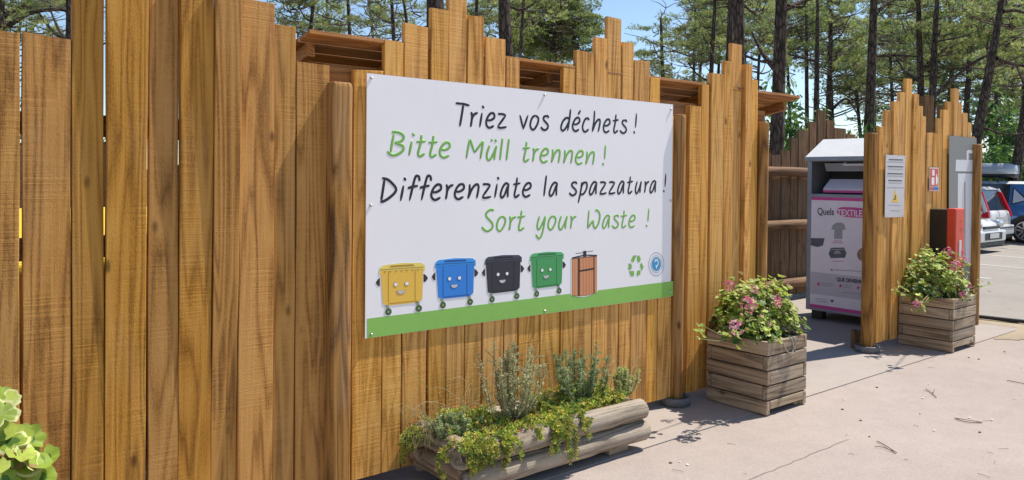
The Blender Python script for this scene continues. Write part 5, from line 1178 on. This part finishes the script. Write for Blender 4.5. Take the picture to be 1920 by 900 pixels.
# ------------------------------------------------------------------ broadleaf shrubs behind the fences
M['bl1'] = leafm('bush_green', (0.10, 0.20, 0.045), .35, .3); M['bl2'] = leafm('bush_light', (0.19, 0.32, 0.07), .35, .3); M['bl3'] = leafm('bush_dark', (0.035, 0.085, 0.030), .25, .3)
def bush_mesh(seed, n=3200):
    r_ = random.Random(seed); mb = MB(); cl = [(Vector((r_.gauss(0, .55), r_.gauss(0, .55), abs(r_.gauss(.5, .42)))), r_.uniform(.25, .5)) for _ in range(14)]
    for i in range(n):
        c, cr_ = r_.choice(cl); d = Vector((r_.gauss(0, 1), r_.gauss(0, 1), r_.gauss(0, 1))).normalized(); p_ = c+d*cr_*r_.random()**.35
        nn = (d+Vector((0, 0, .6))+Vector((r_.gauss(0, .5), r_.gauss(0, .5), r_.gauss(0, .5)))).normalized(); t1 = nn.orthogonal().normalized(); t1 = Matrix.Rotation(r_.uniform(0, 6.28), 3, nn) @ t1; t2 = nn.cross(t1); l_ = r_.uniform(.05, .10)
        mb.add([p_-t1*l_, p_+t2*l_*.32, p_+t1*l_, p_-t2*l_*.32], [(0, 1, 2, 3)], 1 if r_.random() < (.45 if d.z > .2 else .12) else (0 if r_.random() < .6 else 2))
    me = bpy.data.meshes.new('foliage'); me.from_pydata(mb.v, [], mb.f)
    for q in (M['bl1'], M['bl2'], M['bl3']): me.materials.append(q)
    me.polygons.foreach_set('material_index', mb.m); me.update(); return me
BM_ = [bush_mesh(5), bush_mesh(6), bush_mesh(7)]
def bush(label, px, py, Z, sc, zs_, k):
    q = pz(px, py, Z); t = thing('bush', label, 'bush', (q.x, q.y, -.05), 'bushes behind the fences')
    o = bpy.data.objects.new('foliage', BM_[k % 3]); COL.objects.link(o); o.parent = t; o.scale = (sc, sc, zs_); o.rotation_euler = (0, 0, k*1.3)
    mb = MB(); mb.smooth = True
    for j in range(4): a = j*1.6; mb.tube([(0, 0, 0), (.15*math.cos(a)*sc, .15*math.sin(a)*sc, .3*zs_), (.4*math.cos(a)*sc, .4*math.sin(a)*sc, .8*zs_)], [.04, .03, .012], 6)
    o = mb.build('stems', M['twig'], t); o.location = (0, 0, 0); return t
bush('dark green bush between the roof tip and the dark back fence', 1487, 235, 17, 1.0, 2.0, 0)
bush('lighter feathery bush behind the tallest back fence boards', 1528, 215, 20, .9, 2.6, 1)
bush('small green bush over the right of the textile bin', 1592, 235, 22, 1.0, 1.9, 2)
bush('rounded green bush just beyond the end of the short fence', 1850, 235, 25, 1.5, 2.1, 1)
bush('big bright green bush above the parked cars', 1895, 215, 27, 1.8, 2.4, 0)
bush('dark green bush low behind the roof box', 1872, 290, 29, 2.0, 1.7, 2)
bush('dark bush at the right edge beyond the blue car', 1925, 270, 30, 2.2, 2.0, 1)
bush('dark green bush behind the last boards of the short fence', 1770, 215, 26, 1.3, 2.6, 2)
for i, (px, Z, sc, zs_) in enumerate([(1440, 44, 3.2, 2.2), (1500, 48, 3.5, 2.0), (1590, 46, 3.2, 2.0), (1680, 44, 3.4, 2.6), (1750, 42, 3.2, 3.0), (1815, 44, 3.4, 3.2), (1880, 42, 3.2, 2.8), (1935, 44, 3.6, 3.2), (1990, 40, 3.4, 3.0)]):
    bush('bush in the low green undergrowth far beneath the pines', px, 300, Z, sc, zs_, i)
bush('low bush at the far left seen past the top of the boards', 75, 200, 24, 1.7, 2.1, 0)
# ------------------------------------------------------------------ litter on the pavement
M['needle'] = plain('dry_needle', (0.17, 0.105, 0.06), .9, var=.3); M['chip'] = plain('pale_chip', (0.75, 0.72, 0.66), .8)
rl = random.Random(4); mb = MB()
for i in range(70):
    px = rl.uniform(1080, 1920); py = rl.uniform(640, 900); q = pg(px, py)
    if q.y > -.6 or q.x > 9: continue
    if i < 36:
        a = rl.uniform(0, 6.28); l_ = rl.uniform(.02, .07); d = Vector((math.cos(a), math.sin(a), 0)); mb.tube([q+Vector((0, 0, .002)), q+d*l_*.5+Vector((0, 0, .004))+d.orthogonal()*.0, q+d*l_+Vector((0, 0, .002))], .0011, 4, mi=0)
    else: s_ = rl.uniform(.003, .008); mb.rbox((q.x-s_, q.y-s_, -.003), (q.x+s_, q.y+s_*.8, .003), .001, mi=1 if rl.random() < .6 else 0)
tag(mb.build('pine_litter', [M['needle'], M['chip']]), 'scattered dry needles and pale chips on the pink concrete', 'litter', kind='stuff')
def twig(label, pts, w_=.0028, fork=None):
    mb = MB(); mb.smooth = True; P_ = [pg(x, y)+Vector((0, 0, .004)) for x, y in pts]; mb.tube(catmull(P_, 5), w_, 5)
    if fork: mb.tube(catmull([pg(x, y)+Vector((0, 0, .005)) for x, y in fork], 5), w_*.8, 5)
    tag(mb.build('pine_twig', M['needle'], loc=P_[0]), label, 'twig')
twig('long bent double needle lying on the concrete near the bottom right', [(1790, 785), (1812, 792), (1842, 793)], fork=[(1790, 785), (1815, 789), (1842, 793)])
twig('forked dry needles on the concrete below the square planter', [(1681, 850), (1658, 835), (1644, 828)], fork=[(1681, 850), (1655, 840), (1640, 838)])
twig('short twig in the middle of the concrete', [(1736, 730), (1746, 737), (1756, 746)], fork=[(1748, 738), (1751, 735), (1752, 731)])
twig('thin twig at the right picture edge on the concrete', [(1888, 714), (1905, 717), (1925, 721)])
# crack in the foreground concrete
M['crack'] = plain('crack_dark', (0.20, 0.165, 0.14), .95)
mb = MB(); A_ = pg(1590, 823); B_ = pg(1500, 860)
C_ = A_+(B_-A_)*4
mb2 = [A_.lerp(C_, i/40)+Vector((rl.uniform(-.004, .004), rl.uniform(-.006, .006), 0)) for i in range(41)]
for i in range(40): a, b_ = mb2[i], mb2[i+1]; mb.add([(a.x, a.y-.0018, -.0008), (b_.x, b_.y-.0018, -.0008), (b_.x, b_.y+.0018, -.0008), (a.x, a.y+.0018, -.0008)], [(0, 1, 2, 3)])
tag(mb.build('pavement_crack', M['crack']), kind='structure')
# black hose / pipe lying along the asphalt edge
mb = MB(); mb.smooth = True; mb.tube(catmull([(9.86, 1.0, .03), (9.84, .3, .03), (9.88, -.05, .03), (9.95, -.4, .03), (10.05, -.9, .03)], 6), .022, 8)
tag(mb.build('black_hose', M['blkp'], loc=(9.9, 0, .03)), 'black hose lying along the edge of the parking asphalt', 'hose')
bpy.context.view_layer.update()
